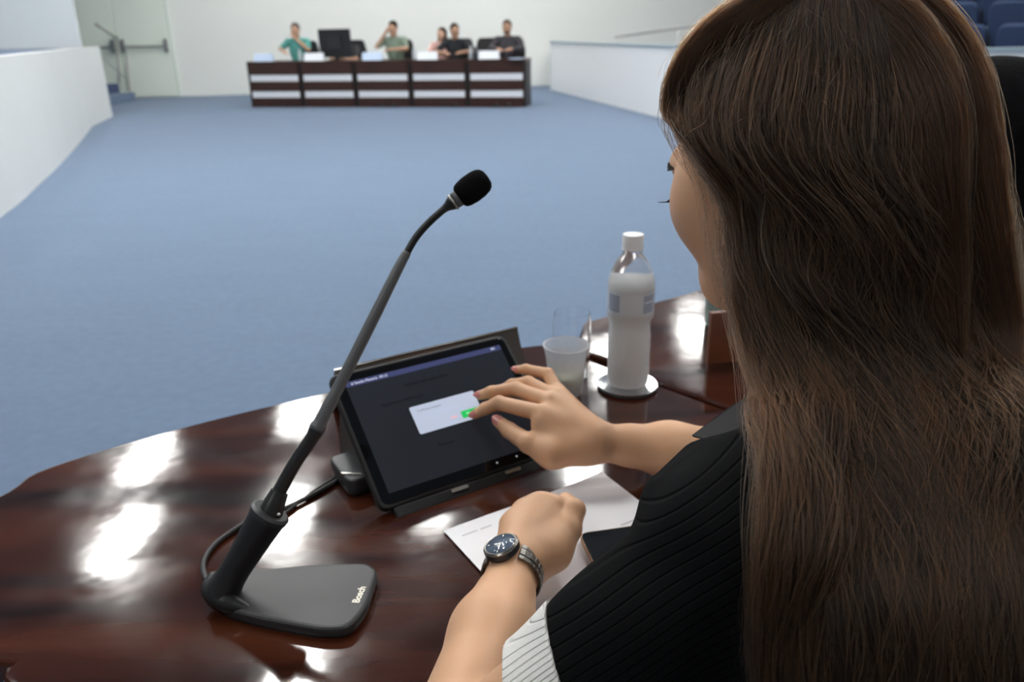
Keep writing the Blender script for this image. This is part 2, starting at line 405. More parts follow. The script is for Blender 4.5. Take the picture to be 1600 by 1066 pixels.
RN = ['front row', 'second row', 'third row', 'top row']; CN = ['first', 'second', 'third', 'fourth', 'fifth', 'sixth', 'seventh']
for k in range(4):
    for j in range(5):
        p = S0 + sn * (k * .95 + .25) + sd * (j * .60 - .5 + .05 * k)
        lb = f'blue padded auditorium seat, {CN[j]} from the aisle in the {RN[k]}'
        if first: seat.location = (p[0], p[1], .30 + .26 * k); seat.rotation_euler = (0, 0, SAZ); seat['label'] = lb; first = False
        else: dup(seat, (p[0], p[1], .30 + .26 * k), SAZ, lb)

# ceiling lights: panels mirrored in the desk, plus added fill panels
M_DIFF = mat('light_diffuser', (1, .985, .95), .5, emit=LIGHT_E)
M_FIX = mat('light_housing', (.7, .7, .7), .4)
lt = None
for i, (x, y) in enumerate(LIGHTS):
    if lt is None:
        lt = thing('ceiling_light', (x, y, CEIL), 'x', 'light', 'white ceiling light panels over the hall')
        MB().box((0, 0, -.03), (.42, 1.06, .06)).build('housing', M_FIX, lt); MB().box((0, 0, -.066), (.36, 1.0, .01)).build('diffuser', M_DIFF, lt)
    else: dup(lt, (x, y, CEIL), 0)
for o in [o for o in bpy.data.objects if o.name.startswith('ceiling_light')]: o['label'] = 'long white light panel set on the grey ceiling'  # label also covers the added fill panels

# ================================================================== FAR DESKS
M_FWOOD = mat('far_desk_wood', (.040, .014, .009), .3, noise=(3, .3, (1, 1, 6)))
M_FDARK = mat('far_desk_dark', (.012, .007, .006), .5)
M_STRIPE = mat('brushed_panel', (.80, .82, .86), .3, 0)
fa, fb = at(391, 168, 0), at(821, 168, 0); fv = (fb - fa)[:2]; fl = np.linalg.norm(fv); fv /= fl; faz = math.atan2(fv[1], fv[0]); fn = np.array([-fv[1], fv[0]])
def fp(s, off, z): p = fa[:2] + fv * s + fn * off; return np.array([p[0], p[1], z])
DW = fl / 5; UN = ['leftmost', 'second from the left', 'middle', 'second from the right', 'rightmost, round-cornered']
def far_desk(i):
    t = thing('panel_desk', fp(DW * (i + .5), .35, 0), f'dark wood desk unit with two pale stripes, {UN[i]} of the far row', 'desk', 'dark wood desk units of the far row', faz)
    w_ = DW
    def pro(x0, x1, y0, y1, r): return round_poly([(x0, y1), (x0, y0), (x1, y0), (x1, y1)], r, 6)
    rr = [.005, .02, .02, .005]
    if i == 4: rr = [.005, .02, .16, .02]
    def pl(x0, x1, y0, y1, z0, z1, m, nm, r=rr, bev=0): return MB().prism(pro(x0, x1, y0, y1, r), z0, z1, bev).build(nm, m, t, auto=25)
    pl(-w_ / 2 + .004, w_ / 2 - .004, -.30, .36, .745, .80, M_FWOOD, 'desk_top')
    pl(-w_ / 2 + .05, w_ / 2 - .05, -.28, -.20, 0, .745, M_FDARK, 'front_core')
    for z0, z1 in ((.0, .165), (.285, .45), (.57, .745)): pl(-w_ / 2 + .045, w_ / 2 - .045, -.315, -.275, z0 + .004, z1, M_FWOOD, 'front_panel')
    for z0, z1 in ((.165, .285), (.45, .57)): pl(-w_ / 2 + .055, w_ / 2 - .055, -.300, -.272, z0 + .006, z1 - .004, M_STRIPE, 'pale_stripe')
    for s in (-1, 1): MB().box((s * (w_ / 2 - .022), .0, .3725), (.040, .56, .745)).build('side_panel', M_FDARK, t)
    return t
for i in range(5): far_desk(i)
DZ = .80
def fpx(px, off, z=DZ):
    """point above the far desk row at picture column px"""
    s0 = (px - 391) / (821 - 391) * fl; return fp(s0, off, z)
# papers / name plates, white and bluish, folded to a tent
M_CARD = mat('white_card', srgb(240, 243, 248), .5); M_CARDB = mat('bluish_card', srgb(205, 222, 245), .5)
for px, wd, m, lb in ((421, .36, M_CARDB, 'bluish white name card standing on the leftmost far desk'), (502, .37, M_CARD, 'white name card standing in front of the dark monitor'),
                      (593, .36, M_CARDB, 'bluish white name card in front of the person in grey-green'), (677, .36, M_CARD, 'white name card in front of the woman in pink'),
                      (768, .36, M_CARD, 'white name card in front of the person in the grey jacket')):
    p = fpx(px, .06, DZ)
    o = MB().add([(-wd / 2, -.045, 0), (wd / 2, -.045, 0), (wd / 2, 0, .135), (-wd / 2, 0, .135), (-wd / 2, .045, 0), (wd / 2, .045, 0), (-wd / 2, -.042, 0), (wd / 2, -.042, 0), (wd / 2, 0, .130), (-wd / 2, 0, .130), (-wd / 2, .042, 0), (wd / 2, .042, 0)],
                 [(0, 1, 2, 3), (3, 2, 5, 4), (6, 9, 8, 7), (9, 10, 11, 8), (0, 6, 7, 1), (4, 5, 11, 10), (0, 3, 9, 6), (3, 4, 10, 9), (1, 7, 8, 2), (2, 8, 11, 5)]).build('name_card', m)
    o.location = tuple(p); o.rotation_euler = (0, 0, faz); tag(o, lb, 'name card', 'name cards on the far desks')
p = fpx(808, .02, DZ); o = MB().box((0, 0, .004), (.21, .28, .008), .3).build('paper_sheet', M_CARDB); o.location = tuple(p); tag(o, 'flat bluish paper at the right end of the far desks', 'paper')
# monitor seen from behind
p = fpx(531, .24, DZ)
mo = thing('computer_monitor', p, 'black computer monitor turned away on the second far desk', 'monitor', rz=faz)
MB().prism(round_poly([(-.30, .05), (.30, .05), (.295, .53), (-.31, .53)], .02), -.02, .02, .006).build('screen_back', mat('monitor_plastic', (.012, .013, .016), .45), mo, auto=25)
o = mo.children[0]; o.rotation_euler = (R(90), 0, 0)
MB().box((0, -.035, .30), (.26, .04, .22)).build('rear_housing', mat('monitor_plastic2', (.02, .021, .025), .5), mo)
MB().box((0, .02, .06), (.07, .03, .12)).build('stand', MATS['monitor_plastic'], mo); MB().prism(round_poly([(-.13, -.09), (.13, -.09), (.13, .09), (-.13, .09)], .03), 0, .012).build('foot', MATS['monitor_plastic'], mo)
# bottles and small things on the far desks
M_PET = mat('clear_plastic', (.93, .96, .98), .08, trans=.9, ior=1.3)
M_CAPW = mat('white_plastic', (.85, .85, .86), .35)
bt = None
for px, lb in ((477, 'small clear water bottle right of the person in teal'), (655, 'small clear water bottle left of the woman in pink'), (740, 'small clear water bottle left of the dark chair'), (748, 'small clear water bottle beside the dark mug')):
    p = fpx(px, .13, DZ)
    if bt is None:
        bt = thing('water_bottle', p, lb, 'bottle', 'water bottles on the far desks')
        MB().lathe([(.001, 0), (.030, 0), (.032, .02), (.032, .12), (.028, .15), (.013, .18), (.012, .19)], n=16).build('bottle_body', mat('frosted_plastic', (.8, .86, .9), .3, trans=.5), bt, smooth=True)
        MB().lathe([(.014, .19), (.014, .21)], n=12).build('cap', M_CAPW, bt)
    else: dup(bt, p, 0, lb)
mg = thing('dark_flask', fpx(749, .05, DZ), 'dark flask standing on the rightmost far desk', 'flask')
MB().lathe([(.001, 0), (.035, 0), (.035, .13), (.02, .16)], n=16).build('flask_body', M_DARKM, mg, smooth=True); MB().lathe([(.021, .16), (.021, .2)], n=12).build('lid', M_FDARK, mg)

# ================================================================== NEAR DESKS
def wood_mat():
    m = bpy.data.materials.new('polished_mahogany'); m.use_nodes = True; nt = m.node_tree; N = nt.nodes; L = nt.links; b = N['Principled BSDF']
    tc = N.new('ShaderNodeTexCoord'); mp = N.new('ShaderNodeMapping'); mp.inputs['Rotation'].default_value = (0, 0, R(-20)); mp.inputs['Scale'].default_value = (1.1, 9, 3)
    n1 = N.new('ShaderNodeTexNoise'); n1.inputs['Scale'].default_value = 2.2; n1.inputs['Detail'].default_value = 8; n1.inputs['Distortion'].default_value = .5
    cr = N.new('ShaderNodeValToRGB'); e = cr.color_ramp.elements
    e[0].position = .32; e[0].color = (.012, .0045, .003, 1); e[1].position = .72; e[1].color = (.075, .021, .009, 1)
    x = e.new(.5); x.color = (.040, .0105, .0055, 1)
    L.new(tc.outputs['Object'], mp.inputs[0]); L.new(mp.outputs[0], n1.inputs['Vector']); L.new(n1.outputs[0], cr.inputs[0]); L.new(cr.outputs[0], b.inputs['Base Color'])
    n2 = N.new('ShaderNodeTexNoise'); n2.inputs['Scale'].default_value = 14; n2.inputs['Detail'].default_value = 5
    mr = N.new('ShaderNodeMapRange'); mr.inputs[1].default_value = .3; mr.inputs[2].default_value = .75; mr.inputs[3].default_value = .055; mr.inputs[4].default_value = .15
    L.new(tc.outputs['Object'], n2.inputs['Vector']); L.new(n2.outputs[0], mr.inputs[0]); L.new(mr.outputs[0], b.inputs['Roughness'])
    b.inputs['IOR'].default_value = 1.5; b.inputs['Specular IOR Level'].default_value = .5
    n3 = N.new('ShaderNodeTexNoise'); n3.inputs['Scale'].default_value = 9; n3.inputs['Detail'].default_value = 3
    bp = N.new('ShaderNodeBump'); bp.inputs['Strength'].default_value = .12; bp.inputs['Distance'].default_value = .004
    L.new(tc.outputs['Object'], n3.inputs['Vector']); L.new(n3.outputs[0], bp.inputs['Height']); L.new(bp.outputs[0], b.inputs['Normal'])
    return m
M_WOOD = wood_mat(); M_WOODIN = mat('desk_panel_wood', (.03, .012, .008), .35)
TZ = .75
def desk(poly, label, name, panel):
    t = thing(name, (*np.mean(np.array(poly), 0), 0), label, 'desk')
    MB().prism(poly, TZ - .035, TZ, .006).build('desk_top', M_WOOD, t, auto=25)
    a = np.array(panel, float); d = np.gradient(a, axis=0); nrm = np.stack([-d[:, 1], d[:, 0]], 1); nrm /= np.linalg.norm(nrm, axis=1)[:, None]
    MB().prism([tuple(p) for p in a] + [tuple(p) for p in (a - nrm * .025)[::-1]], 0, TZ - .035).build('modesty_panel', M_WOODIN, t, auto=25)
    for q, qq in ((a[0], a[0]), (a[-1], a[-1])):
        pass
    rebase(t); return t
E_ = lambda px, py: tuple(at(px, py, TZ)[:2])
outer = [tuple(p) for p in spline([(-.665, .60), (-.672, .70), E_(0, 773), E_(60, 735), E_(200, 690), E_(350, 650), E_(510, 612), E_(660, 577), E_(808, 543), E_(868, 537)], 44)]
corner = [E_(888, 541), E_(902, 550), E_(918, 561)]
seam = [E_(1025, 600), E_(1140, 642)]
sdv = np.array(seam[1]) - np.array(seam[0]); send = tuple(np.array(seam[1]) + sdv * 2.0)
inn = [tuple(p) for p in spline([send, (send[0] - .10, send[1] - .13), (.22, .55), (.08, .435), (-.08, .38), (-.25, .40), E_(8, 1066), E_(3, 1038), (-.60, .53)], 26)]
pan_o = np.array(outer)[5:] - np.array([-.05, .10])
desk(outer + corner + seam + inn, 'curved polished dark mahogany desk carrying the microphone and tablet', 'curved_desk', pan_o)
g = np.array([.006, .005])
s0 = np.array(E_(1025, 600)) + g; s1 = np.array(send) + g
out2 = [tuple(p) for p in spline([E_(924, 500), E_(1000, 478), E_(1100, 450), (.62, 1.745), (.95, 1.93), (1.35, 2.03)], 18)]
in2 = [tuple(p) for p in spline([(1.42, 1.55), (1.12, 1.47), (.86, 1.32), (.64, 1.10), (s1[0] + .03, s1[1] + .05), tuple(s1)], 18)]
desk([tuple(s0), E_(950, 562), E_(925, 553), E_(909, 540), E_(906, 524), E_(912, 508)] + out2 + in2, 'polished dark mahogany desk joined on beyond the water bottle', 'adjoining_desk', np.array(out2) - np.array([-.05, .12]))

# ------------------------------------------------------------------ microphone
M_MIC = mat('mic_base_plastic', (.030, .031, .034), .42, spec=.45, bump=(900, .25, .0003)); M_MICD = mat('mic_black_plastic', (.012, .013, .015), .4); M_GOOSE = mat('gooseneck_grey', (.12, .125, .13), .42, .2); M_FOAM = mat('black_foam', (.006, .006, .007), 1, spec=.1, bump=(900, .8, .001))
mic = thing('desk_microphone', at(385, 930, TZ), 'black gooseneck desk microphone with foam tip on the curved desk', 'microphone')
bp_ = [at(*p, TZ + .012)[:2] for p in [(322, 925), (338, 888), (372, 886), (430, 888), (480, 882), (575, 879), (591, 892), (573, 950), (545, 983), (500, 984), (400, 966), (345, 950)]]
MB().prism(round_poly(bp_, [.012, .012, .03, .03, .03, .014, .012, .05, .018, .02, .03, .02], 6), TZ + .001, TZ + .013, .004).build('base_plate', M_MIC, mic, auto=25)
MB().prism(round_poly([tuple(np.array(p) * .96 + np.mean(bp_, 0) * .04) for p in bp_], .012, 5), TZ, TZ + .004).build('rubber_pad', M_MICD, mic)
# raised rear lip
B0 = dep(352, 916, .742); B1 = dep(421, 803, .734)
lip = [dep(326, 900, .752), dep(322, 925, .742), dep(345, 946, .730), dep(385, 960, .727)]
MB().tube(spline([p + np.array([.004, .004, .0]) for p in lip], 16), [.004 + .007 * math.sin(PI * i / 15) for i in range(16)], 10).build('base_collar', M_MICD, mic, smooth=True)
ax = (B1 - B0); L_ = np.linalg.norm(ax)
path = [B0 - ax * .06 + ax * 1.06 * i / 14 for i in range(15)]
rad = [.0135 + .0035 * (1 - min(1, i / 4)) ** 2 + .0045 * (i / 14) ** 2 for i in range(15)]
o = MB().tube(path, rad, 24).build('stem', M_MICD, mic, auto=50)
tp = B1; rimd = ax / L_
MB().tube([tp - rimd * .003, tp + rimd * .0015, tp + rimd * .0035], [.0185, .0190, .0165], 28).build('stem_rim', M_MIC, mic, auto=50)
sideb = dep(438, 812, .73) ; MB().lathe([(.0015, 0), (.0015, .0012)], tuple(B1 + np.array([.010, -.008, .002]) + rimd * .002), 12).build('indicator', mat('indicator_clear', (.7, .72, .72), .2), mic)
sdir = dep(440, 762, .737) - B1; sdir /= np.linalg.norm(sdir)
MB().tube([tp - rimd * .002, tp + rimd * .004, tp + sdir * .012, tp + sdir * .022], [.0118, .0112, .0098, .0082], 20).build('neck_socket', M_MICD, mic, auto=50)
g1 = spline([dep(427, 789, .735), dep(438, 765, .737), dep(462, 722, .740), dep(486, 687, .742), dep(499, 664, .743)], 16)
MB().tube(g1, [.0065] * 13 + [.0072, .0076, .0070], 16).build('lower_gooseneck', M_MICD, mic, smooth=True)
g2 = spline([dep(494, 672, .742), dep(512, 638, .744), dep(546, 572, .748), dep(592, 480, .752), dep(622, 420, .755), dep(636, 394, .757)], 30)
MB().tube(g2, [.0074] * 2 + [.0062] * 6 + [.0056] * 10 + [.0054 - .0001 * i for i in range(12)], 16).build('gooseneck_tube', M_GOOSE, mic, smooth=True)
g3 = spline([dep(634, 398, .757), dep(650, 371, .758), dep(672, 346, .758), dep(695, 326, .758), dep(707, 317, .758)], 18)
MB().tube(g3, [.0036] * 13 + [.0040, .0048, .0058, .0066, .0072], 14).build('flexible_tip', M_MICD, mic, smooth=True)
h0, h1 = dep(704, 319, .758), dep(758, 279, .757); hd = (h1 - h0) / np.linalg.norm(h1 - h0)
MB().tube([h0 + hd * .002, h0 + hd * .003, h0 + hd * .0042], [.0082, .0085, .0082], 20).build('metal_ring', mat('ring_metal', (.45, .44, .40), .3, .8), mic, smooth=True)
MB().tube([h0 + hd * .004, h0 + hd * .014], [.0075, .0085], 20).build('capsule_body', M_GOOSE, mic, smooth=True)
fl_ = .035; MB().tube([h0 + hd * (.009 + fl_ * t) for t in (0, .02, .08, .18, .4, .65, .82, .92, .98, 1)], [.001, .0085, .0112, .0126, .0136, .0134, .0122, .0102, .0068, .001], 24).build('foam_windscreen', M_FOAM, mic, smooth=True)
rebase(mic)
# brand plate lettering on the base
M_INK = mat('silver_print', (.62, .60, .52), .35, .3)
def text(name, body, size, loc, M, m, parent, bold=0, sx=1):
    cu = bpy.data.curves.new(name, 'FONT'); cu.body = body; cu.size = size; cu.align_x = 'CENTER'; cu.align_y = 'CENTER'; cu.extrude = .00008; cu.offset = bold
    o = bpy.data.objects.new(name, cu); dg = bpy.context.evaluated_depsgraph_get(); COL.objects.link(o); bpy.context.view_layer.update()
    me = bpy.data.meshes.new_from_object(o.evaluated_get(bpy.context.evaluated_depsgraph_get())); bpy.data.objects.remove(o)
    for v in me.vertices: v.co.x *= sx; v.co = M @ v.co + Vector(loc)
    me.name = name; o = link(name, me, m, parent); return o
c0, c1 = at(555, 944, TZ + .0135), at(568, 915, TZ + .0135); dv = Vector(c1 - c0).normalized(); dn = Vector((0, 0, 1)).cross(dv)
o = text('printed_lettering', 'Bosch', .0095, (c0 + c1) / 2, Matrix((dv, dn, Vector((0, 0, 1)))).transposed(), M_INK, mic, .0003); o.matrix_parent_inverse = mic.children[0].matrix_parent_inverse

# cables
M_CABLE = mat('cable_rubber', (.022, .022, .024), .5)
zc = TZ + .0035
pts = [dep(338, 926, .752), at(322, 905, zc + .004), at(318, 880, zc), at(332, 855, zc), at(360, 832, zc), at(395, 812, zc), at(440, 797, zc), at(482, 777, zc), at(525, 752, zc), at(562, 730, zc), at(592, 712, zc)]
cb = MB().tube(spline(pts, 70), .0028, 10).build('microphone_cable', M_CABLE, smooth=True); tag(cb, 'black cable looping behind the microphone base towards the tablet', 'cable')
pts = [at(420, 816, zc), at(448, 800, zc), at(490, 768, zc), at(530, 742, zc), at(560, 724, zc), at(590, 700, zc)]
cb = MB().tube(spline(pts, 40), .0016, 8).build('tablet_cable', M_CABLE, smooth=True); tag(cb, 'thinner black cable running from the microphone stem under the tablet', 'cable')

# ------------------------------------------------------------------ tablet
th_, al_ = .558, .691; BL = np.array([-.145, .754, .762]); TW, TL_ = .2372, .1693
td = np.array([math.cos(th_), math.sin(th_), 0]); tn = np.array([-math.sin(th_), math.cos(th_), 0]); tu = tn * math.cos(al_) + np.array([0, 0, math.sin(al_)]); tN = np.cross(td, tu)
TM = Matrix((Vector(td), Vector(tu), Vector(tN))).transposed()
def tab(px, py, lift=0):
    r = ray(px, py); o_ = np.array([0, 0, CZ]); t = ((BL + tN * lift - o_) @ tN) / (r @ tN); return o_ + r * t
def T(mb, z=0, off=(0, 0)):
    mb.v = [tuple(Vector(BL) + TM @ Vector((v[0] + off[0], v[1] + off[1], v[2] + z))) for v in mb.v]; return mb
tb = thing('tablet', BL + td * TW / 2 + np.array([0, 0, -.012]), 'black tablet in a case with a white dialog window on its dark screen', 'tablet')
M_TB = mat('tablet_glass', (.004, .004, .005), .06, spec=.5); M_CASE = mat('case_black', (.010, .010, .011), .5)
T(MB().prism(round_poly([(-.004, -.004), (TW + .004, -.004), (TW + .004, TL_ + .004), (-.004, TL_ + .004)], .012, 7), -.012, -.0005, .003)).build('case', M_CASE, tb, auto=25)
T(MB().prism(round_poly([(0, 0), (TW, 0), (TW, TL_), (0, TL_)], .010, 7), -.004, 0, .0008)).build('glass_front', M_TB, tb, auto=25)
def rect(x0, y0, x1, y1, r=0):
    q = [(x0, y0), (x1, y0), (x1, y1), (x0, y1)]; return round_poly(q, r, 4) if r else q
def flat(name, poly, z, m, par): return T(MB().prism(poly, z - .00012, z)).build(name, m, par)
def screen(name, col, e, rough=.12): return mat(name, col, rough, emit=e)
sc = flat('screen', rect(.0115, .0125, TW - .010, TL_ - .010), .0002, screen('screen_dark', (.016, .018, .023), .5), tb)
flat('status_bar', rect(.0115, TL_ - .0175, TW - .010, TL_ - .0105), .0004, screen('screen_navy', (.035, .04, .10), .9), sc)
M_TXT = screen('screen_text', (.55, .58, .7), .8)
def stext(body, size, x, y, m, bold=0): 
    o = text('screen_lettering', body, size, Vector(BL) + TM @ Vector((x, y, .0007)), TM, m, sc, bold); return o
stext('# Sessão Plenária  09:13', .0048, .042, TL_ - .0142, M_TXT); stext('38%', .0042, TW - .022, TL_ - .0140, M_TXT)
M_DIM = screen('screen_dim', (.010, .011, .015), .5)
stext('Votação em andamento', .0062, .110, TL_ - .033, M_DIM); stext('Aguardando confirmação', .0055, .07, .118, M_DIM); stext('Presentes', .0055, .10, .050, M_DIM)
# dialog window
def tuv(px, py): q = tab(px, py) - BL; return np.array([q @ td, q @ tu])
dA, dB, dC, dD = tuv(639, 637), tuv(740, 611), tuv(655, 678), tuv(757, 652)
x0, x1 = (dA[0] + dC[0]) / 2, (dB[0] + dD[0]) / 2; y1_, y0_ = (dA[1] + dB[1]) / 2, (dC[1] + dD[1]) / 2
dlg = flat('dialog_window', rect(x0, y0_, x1, y1_, .0025), .0006, screen('screen_white', (.50, .56, .70), .5), tb)
def dtext(body, size, x, y, m, bold=0): return text('dialog_lettering', body, size, Vector(BL) + TM @ Vector((x, y, .0009)), TM, m, dlg, bold)
dh = y1_ - y0_; dw = x1 - x0
dtext('Confirmar presença', .0040, x0 + dw * .27, y1_ - dh * .20, screen('screen_grey', (.20, .22, .27), .6)); dtext('Deseja registrar a sua presença nesta sessão?', .0031, x0 + dw * .47, y1_ - dh * .42, screen('screen_lgrey', (.42, .46, .55), .7))
dtext('NÃO', .0040, x0 + dw * .56, y0_ + dh * .25, screen('screen_red', (.80, .35, .33), .8))
gb = flat('green_button', rect(x0 + dw * .68, y0_ + dh * .13, x0 + dw * .95, y0_ + dh * .38, .001), .0009, screen('screen_green', (.02, .45, .10), .7), dlg) if False else T(MB().prism(rect(x0 + dw * .68, y0_ + dh * .12, x0 + dw * .96, y0_ + dh * .38, .001), .0006, .0009)).build('green_button', screen('screen_green', (.02, .45, .10), .7), dlg)
dtext('SIM', .0036, x0 + dw * .78, y0_ + dh * .25, screen('screen_palegreen', (.5, .85, .55), .6)).location = Vector((0, 0, 0)) + TM @ Vector((0, 0, .0002))
for u_ in (.150, .178): T(MB().lathe([(.0012, 0), (.0012, .0003)], n=12), .0002, (u_, .007)).build('navigation_dot', screen('screen_dot', (.35, .37, .4), .6), tb)
# ledge in front with two metal clips
M_CLIP = mat('clip_metal', (.65, .64, .6), .25, .9)
T(MB().prism(rect(.01, -.018, TW - .01, -.004, .003), -.010, -.001, .002)).build('case_ledge', M_CASE, tb, auto=25)
for u_ in (.092, .165): T(MB().prism(rect(u_ - .011, -.0105, u_ + .011, -.0065, .0015), -.001, .0012)).build('metal_clip', M_CLIP, tb)
rebase(tb)
# stand under it
M_STAND = mat('stand_grey', (.085, .088, .09), .35, .3)
ts = thing('tablet_stand', BL + td * .09 + tn * .06 - np.array([0, 0, .012]), 'grey tilted stand holding up the tablet', 'tablet stand')
for u_ in (.02, .20):
    q = lambda u, v, z: tuple(BL + td * u + tn * v + np.array([0, 0, z - .762 + .75]) )
    h_ = .098
    MB().add([q(u_ - .012, -.0, .0), q(u_ + .012, -.0, .0), q(u_ + .012, .155, 0), q(u_ - .012, .155, 0), q(u_ + .012, .135, h_ - .012), q(u_ - .012, .135, h_ - .012), q(u_ + .012, 0.01, .003), q(u_ - .012, 0.01, .003), q(u_ + .012, .155, .01), q(u_ - .012, .155, .01)],
             [(0, 1, 2, 3), (0, 7, 6, 1), (7, 5, 4, 6), (5, 9, 8, 4), (9, 3, 2, 8), (1, 6, 4, 8, 2), (0, 3, 9, 5, 7)]).build('side_bracket', M_STAND, ts)
qq = lambda u, v: tuple((BL + td * u + tn * v)[:2])
MB().prism(round_poly([qq(.03, .02), qq(.19, .02), qq(.19, .15), qq(.03, .15)], .01), TZ, TZ + .006, .002).build('foot_plate', M_STAND, ts, auto=25)
MB().prism(round_poly([qq(-.018, .055), qq(.02, .055), qq(.02, .125), qq(-.018, .125)], .012), TZ, TZ + .022, .004).build('side_foot', mat('stand_foot', (.05, .052, .055), .4, .2), ts, auto=25)
MB().prism([qq(-.0185, .075), qq(.0, .060), qq(.0, .063), qq(-.0185, .079)], TZ + .020, TZ + .0235).build('metal_trim', M_CLIP, ts)
rebase(ts)
# name plate behind the tablet (a folded tent of smoked acrylic, seen from its back)
M_PLATE = mat('smoked_acrylic', (.15, .13, .12), .16, .5)
n0, n1 = dep(522, 578, 1.075), dep(808, 511, 1.175)
nd = (n1 - n0); nd[2] = 0; nl = np.linalg.norm(nd); nd /= nl; nq = np.array([-nd[1], nd[0], 0])
ztop = (n0[2] + n1[2]) / 2; mid = (n0 + n1) / 2
np_ = thing('name_plate', (mid[0], mid[1], TZ), 'smoky grey tent-shaped name plate standing behind the tablet', 'name plate')
def plate(s, nm):
    e0 = n0.copy(); e1 = n1.copy(); e0[2] = n0[2]; e1[2] = n1[2]
    b0, b1 = e0 + nq * s * .045 , e1 + nq * s * .045
    b0[2] = b1[2] = TZ + .0005; t_ = nq * .0025 * s
    MB().add([e0, e1, b1, b0, e0 - t_, e1 - t_, b1 - t_, b0 - t_], [(0, 1, 2, 3), (4, 7, 6, 5), (0, 4, 5, 1), (3, 2, 6, 7), (0, 3, 7, 4), (1, 5, 6, 2)]).build(nm, M_PLATE, np_)
plate(-1, 'near_face'); plate(1, 'far_face'); rebase(np_)

# ------------------------------------------------------------------ bottle on its coaster
bc = at(980, 605, TZ); 
co = thing('coaster', bc, 'round silver coaster with a dark rim under the water bottle', 'coaster')
MB().lathe([(.001, 0), (.043, 0), (.044, .002), (.043, .0035), (.001, .0035)], bc, 48).build('dark_base', M_MICD, co, auto=25)
MB().lathe([(.001, .0035), (.0425, .0035), (.0445, .0052), (.0445, .0064), (.041, .006), (.036, .0048), (.001, .0048)], bc, 48).build('metal_dish', mat('silver_metal', (.75, .76, .77), .16, 1), co, auto=25)
rebase(co)
bz = bc + np.array([0, 0, .0052])
wb = thing('water_bottle', bz, 'frosted clear water bottle with white cap on the silver coaster', 'bottle')
sc_ = 1.0
prof = [(.001, .002), (.020, 0), (.0275, .002), (.0302, .008), (.0308, .02), (.0305, .05), (.0308, .066), (.0300, .072), (.0308, .078), (.0300, .084), (.0292, .092), (.0290, .098), (.0298, .104), (.0330, .110), (.0336, .114), (.0328, .117), (.0331, .119), (.0331, .149), (.0336, .153), (.0328, .157), (.0318, .166), (.0290, .176), (.0245, .186), (.0190, .195), (.0145, .201), (.0125, .206), (.0120, .213)]
M_BOT = mat('frosted_bottle', (1, 1, 1), .12, trans=.9, ior=1.2, spec=.6)
MB().lathe(prof, bz, 48, caps=False).build('bottle_body', M_BOT, wb, smooth=True)
M_ICE = mat('icy_water', (.99, .99, 1), .5, sss=.9, ior=1.33, bump=(60, .5, .003))
M_ICE.node_tree.nodes['Principled BSDF'].inputs['Subsurface Radius'].default_value = (1, 1, 1); M_ICE.node_tree.nodes['Principled BSDF'].inputs['Subsurface Scale'].default_value = .05
MB().lathe([(.001, .003), (.0265, .003), (.0292, .009), (.0298, .05), (.0280, .092), (.0278, .099), (.0315, .111), (.0318, .150), (.0306, .162), (.001, .163)], bz, 40).build('icy_water', M_ICE, wb, smooth=True)
MB().lathe([(.0150, .207), (.0152, .210), (.0148, .2105), (.0148, .2265), (.0140, .2285), (.001, .2288)], bz, 40).build('cap', M_CAPW, wb, auto=25)
for k in range(30):
    pass
M_LBL = mat('label_film', (.80, .84, .90), .3, trans=.3); M_LBL2 = mat('label_print', (.36, .40, .50), .35)
def band(r, z0, z1, a0, a1, m, nm, par, n=16):
    V = [(bz[0] + r * math.cos(a0 + (a1 - a0) * i / n), bz[1] + r * math.sin(a0 + (a1 - a0) * i / n), bz[2] + z) for z in (z0, z1) for i in range(n + 1)]
    V += [(bz[0] + (r - .0002) * math.cos(a0 + (a1 - a0) * i / n), bz[1] + (r - .0002) * math.sin(a0 + (a1 - a0) * i / n), bz[2] + z) for z in (z0, z1) for i in range(n + 1)]
    m_ = n + 1; Fc = [(i, i + 1, m_ + i + 1, m_ + i) for i in range(n)] + [(2 * m_ + i, 3 * m_ + i, 3 * m_ + i + 1, 2 * m_ + i + 1) for i in range(n)]
    return link_mesh(nm, V, Fc, m, par, True)
lb_ = band(.03345, .118, .150, 0, 2 * PI, M_LBL, 'label', wb, 48)
for a0, a1, z0, z1 in ((-1.15, -.50, .121, .147), (-2.85, -2.2, .122, .147), (-.36, -.10, .123, .146)): band(.0336, z0, z1, a0, a1, M_LBL2, 'printed_panel', lb_)
band(.0338, .136, .1375, -1.1, -.55, mat('label_white', (.9, .9, .92), .4), 'printed_line', lb_)
rebase(wb)
for g_ in lb_.children: g_.matrix_parent_inverse = lb_.matrix_world.inverted() if False else Matrix()
# ------------------------------------------------------------------ cup and glass
def cup(name, c, prof, m, label, cat, extra=None):
    t = thing(name, c, label, cat); c = (0, 0, 0)
    MB().lathe(prof, c, 48, caps=False).build('cup_wall', m, t, auto=60)
    if extra: extra(t)
    return t
M_CUP = mat('translucent_plastic', (.97, .98, 1), .3, trans=.7, ior=1.25)
cc = at(884, 613, TZ)
def inner_cup(t):
    MB().lathe([(.001, .003), (.0215, .003), (.0255, .030), (.001, .030)], (0, 0, 0), 40).build('drink', mat('pale_yellow_drink', (.85, .83, .64), .4, trans=.3, ior=1.33), t, smooth=True)
    MB().lathe([(.001, .004), (.012, .004), (.013, .012), (.001, .014)], (0, .0, 0), 20).build('residue', mat('dark_residue', (.10, .11, .11), .5), t, smooth=True)
cup('plastic_cup', cc, [(.001, .002), (.0215, .001), (.0225, 0), (.0230, .002), (.0290, .055), (.0325, .072), (.0340, .0735), (.0340, .0760), (.0315, .0755), (.0282, .055), (.0222, .003), (.001, .003)], M_CUP, 'white translucent plastic cup with a pale drink, beside the water bottle', 'cup', inner_cup)
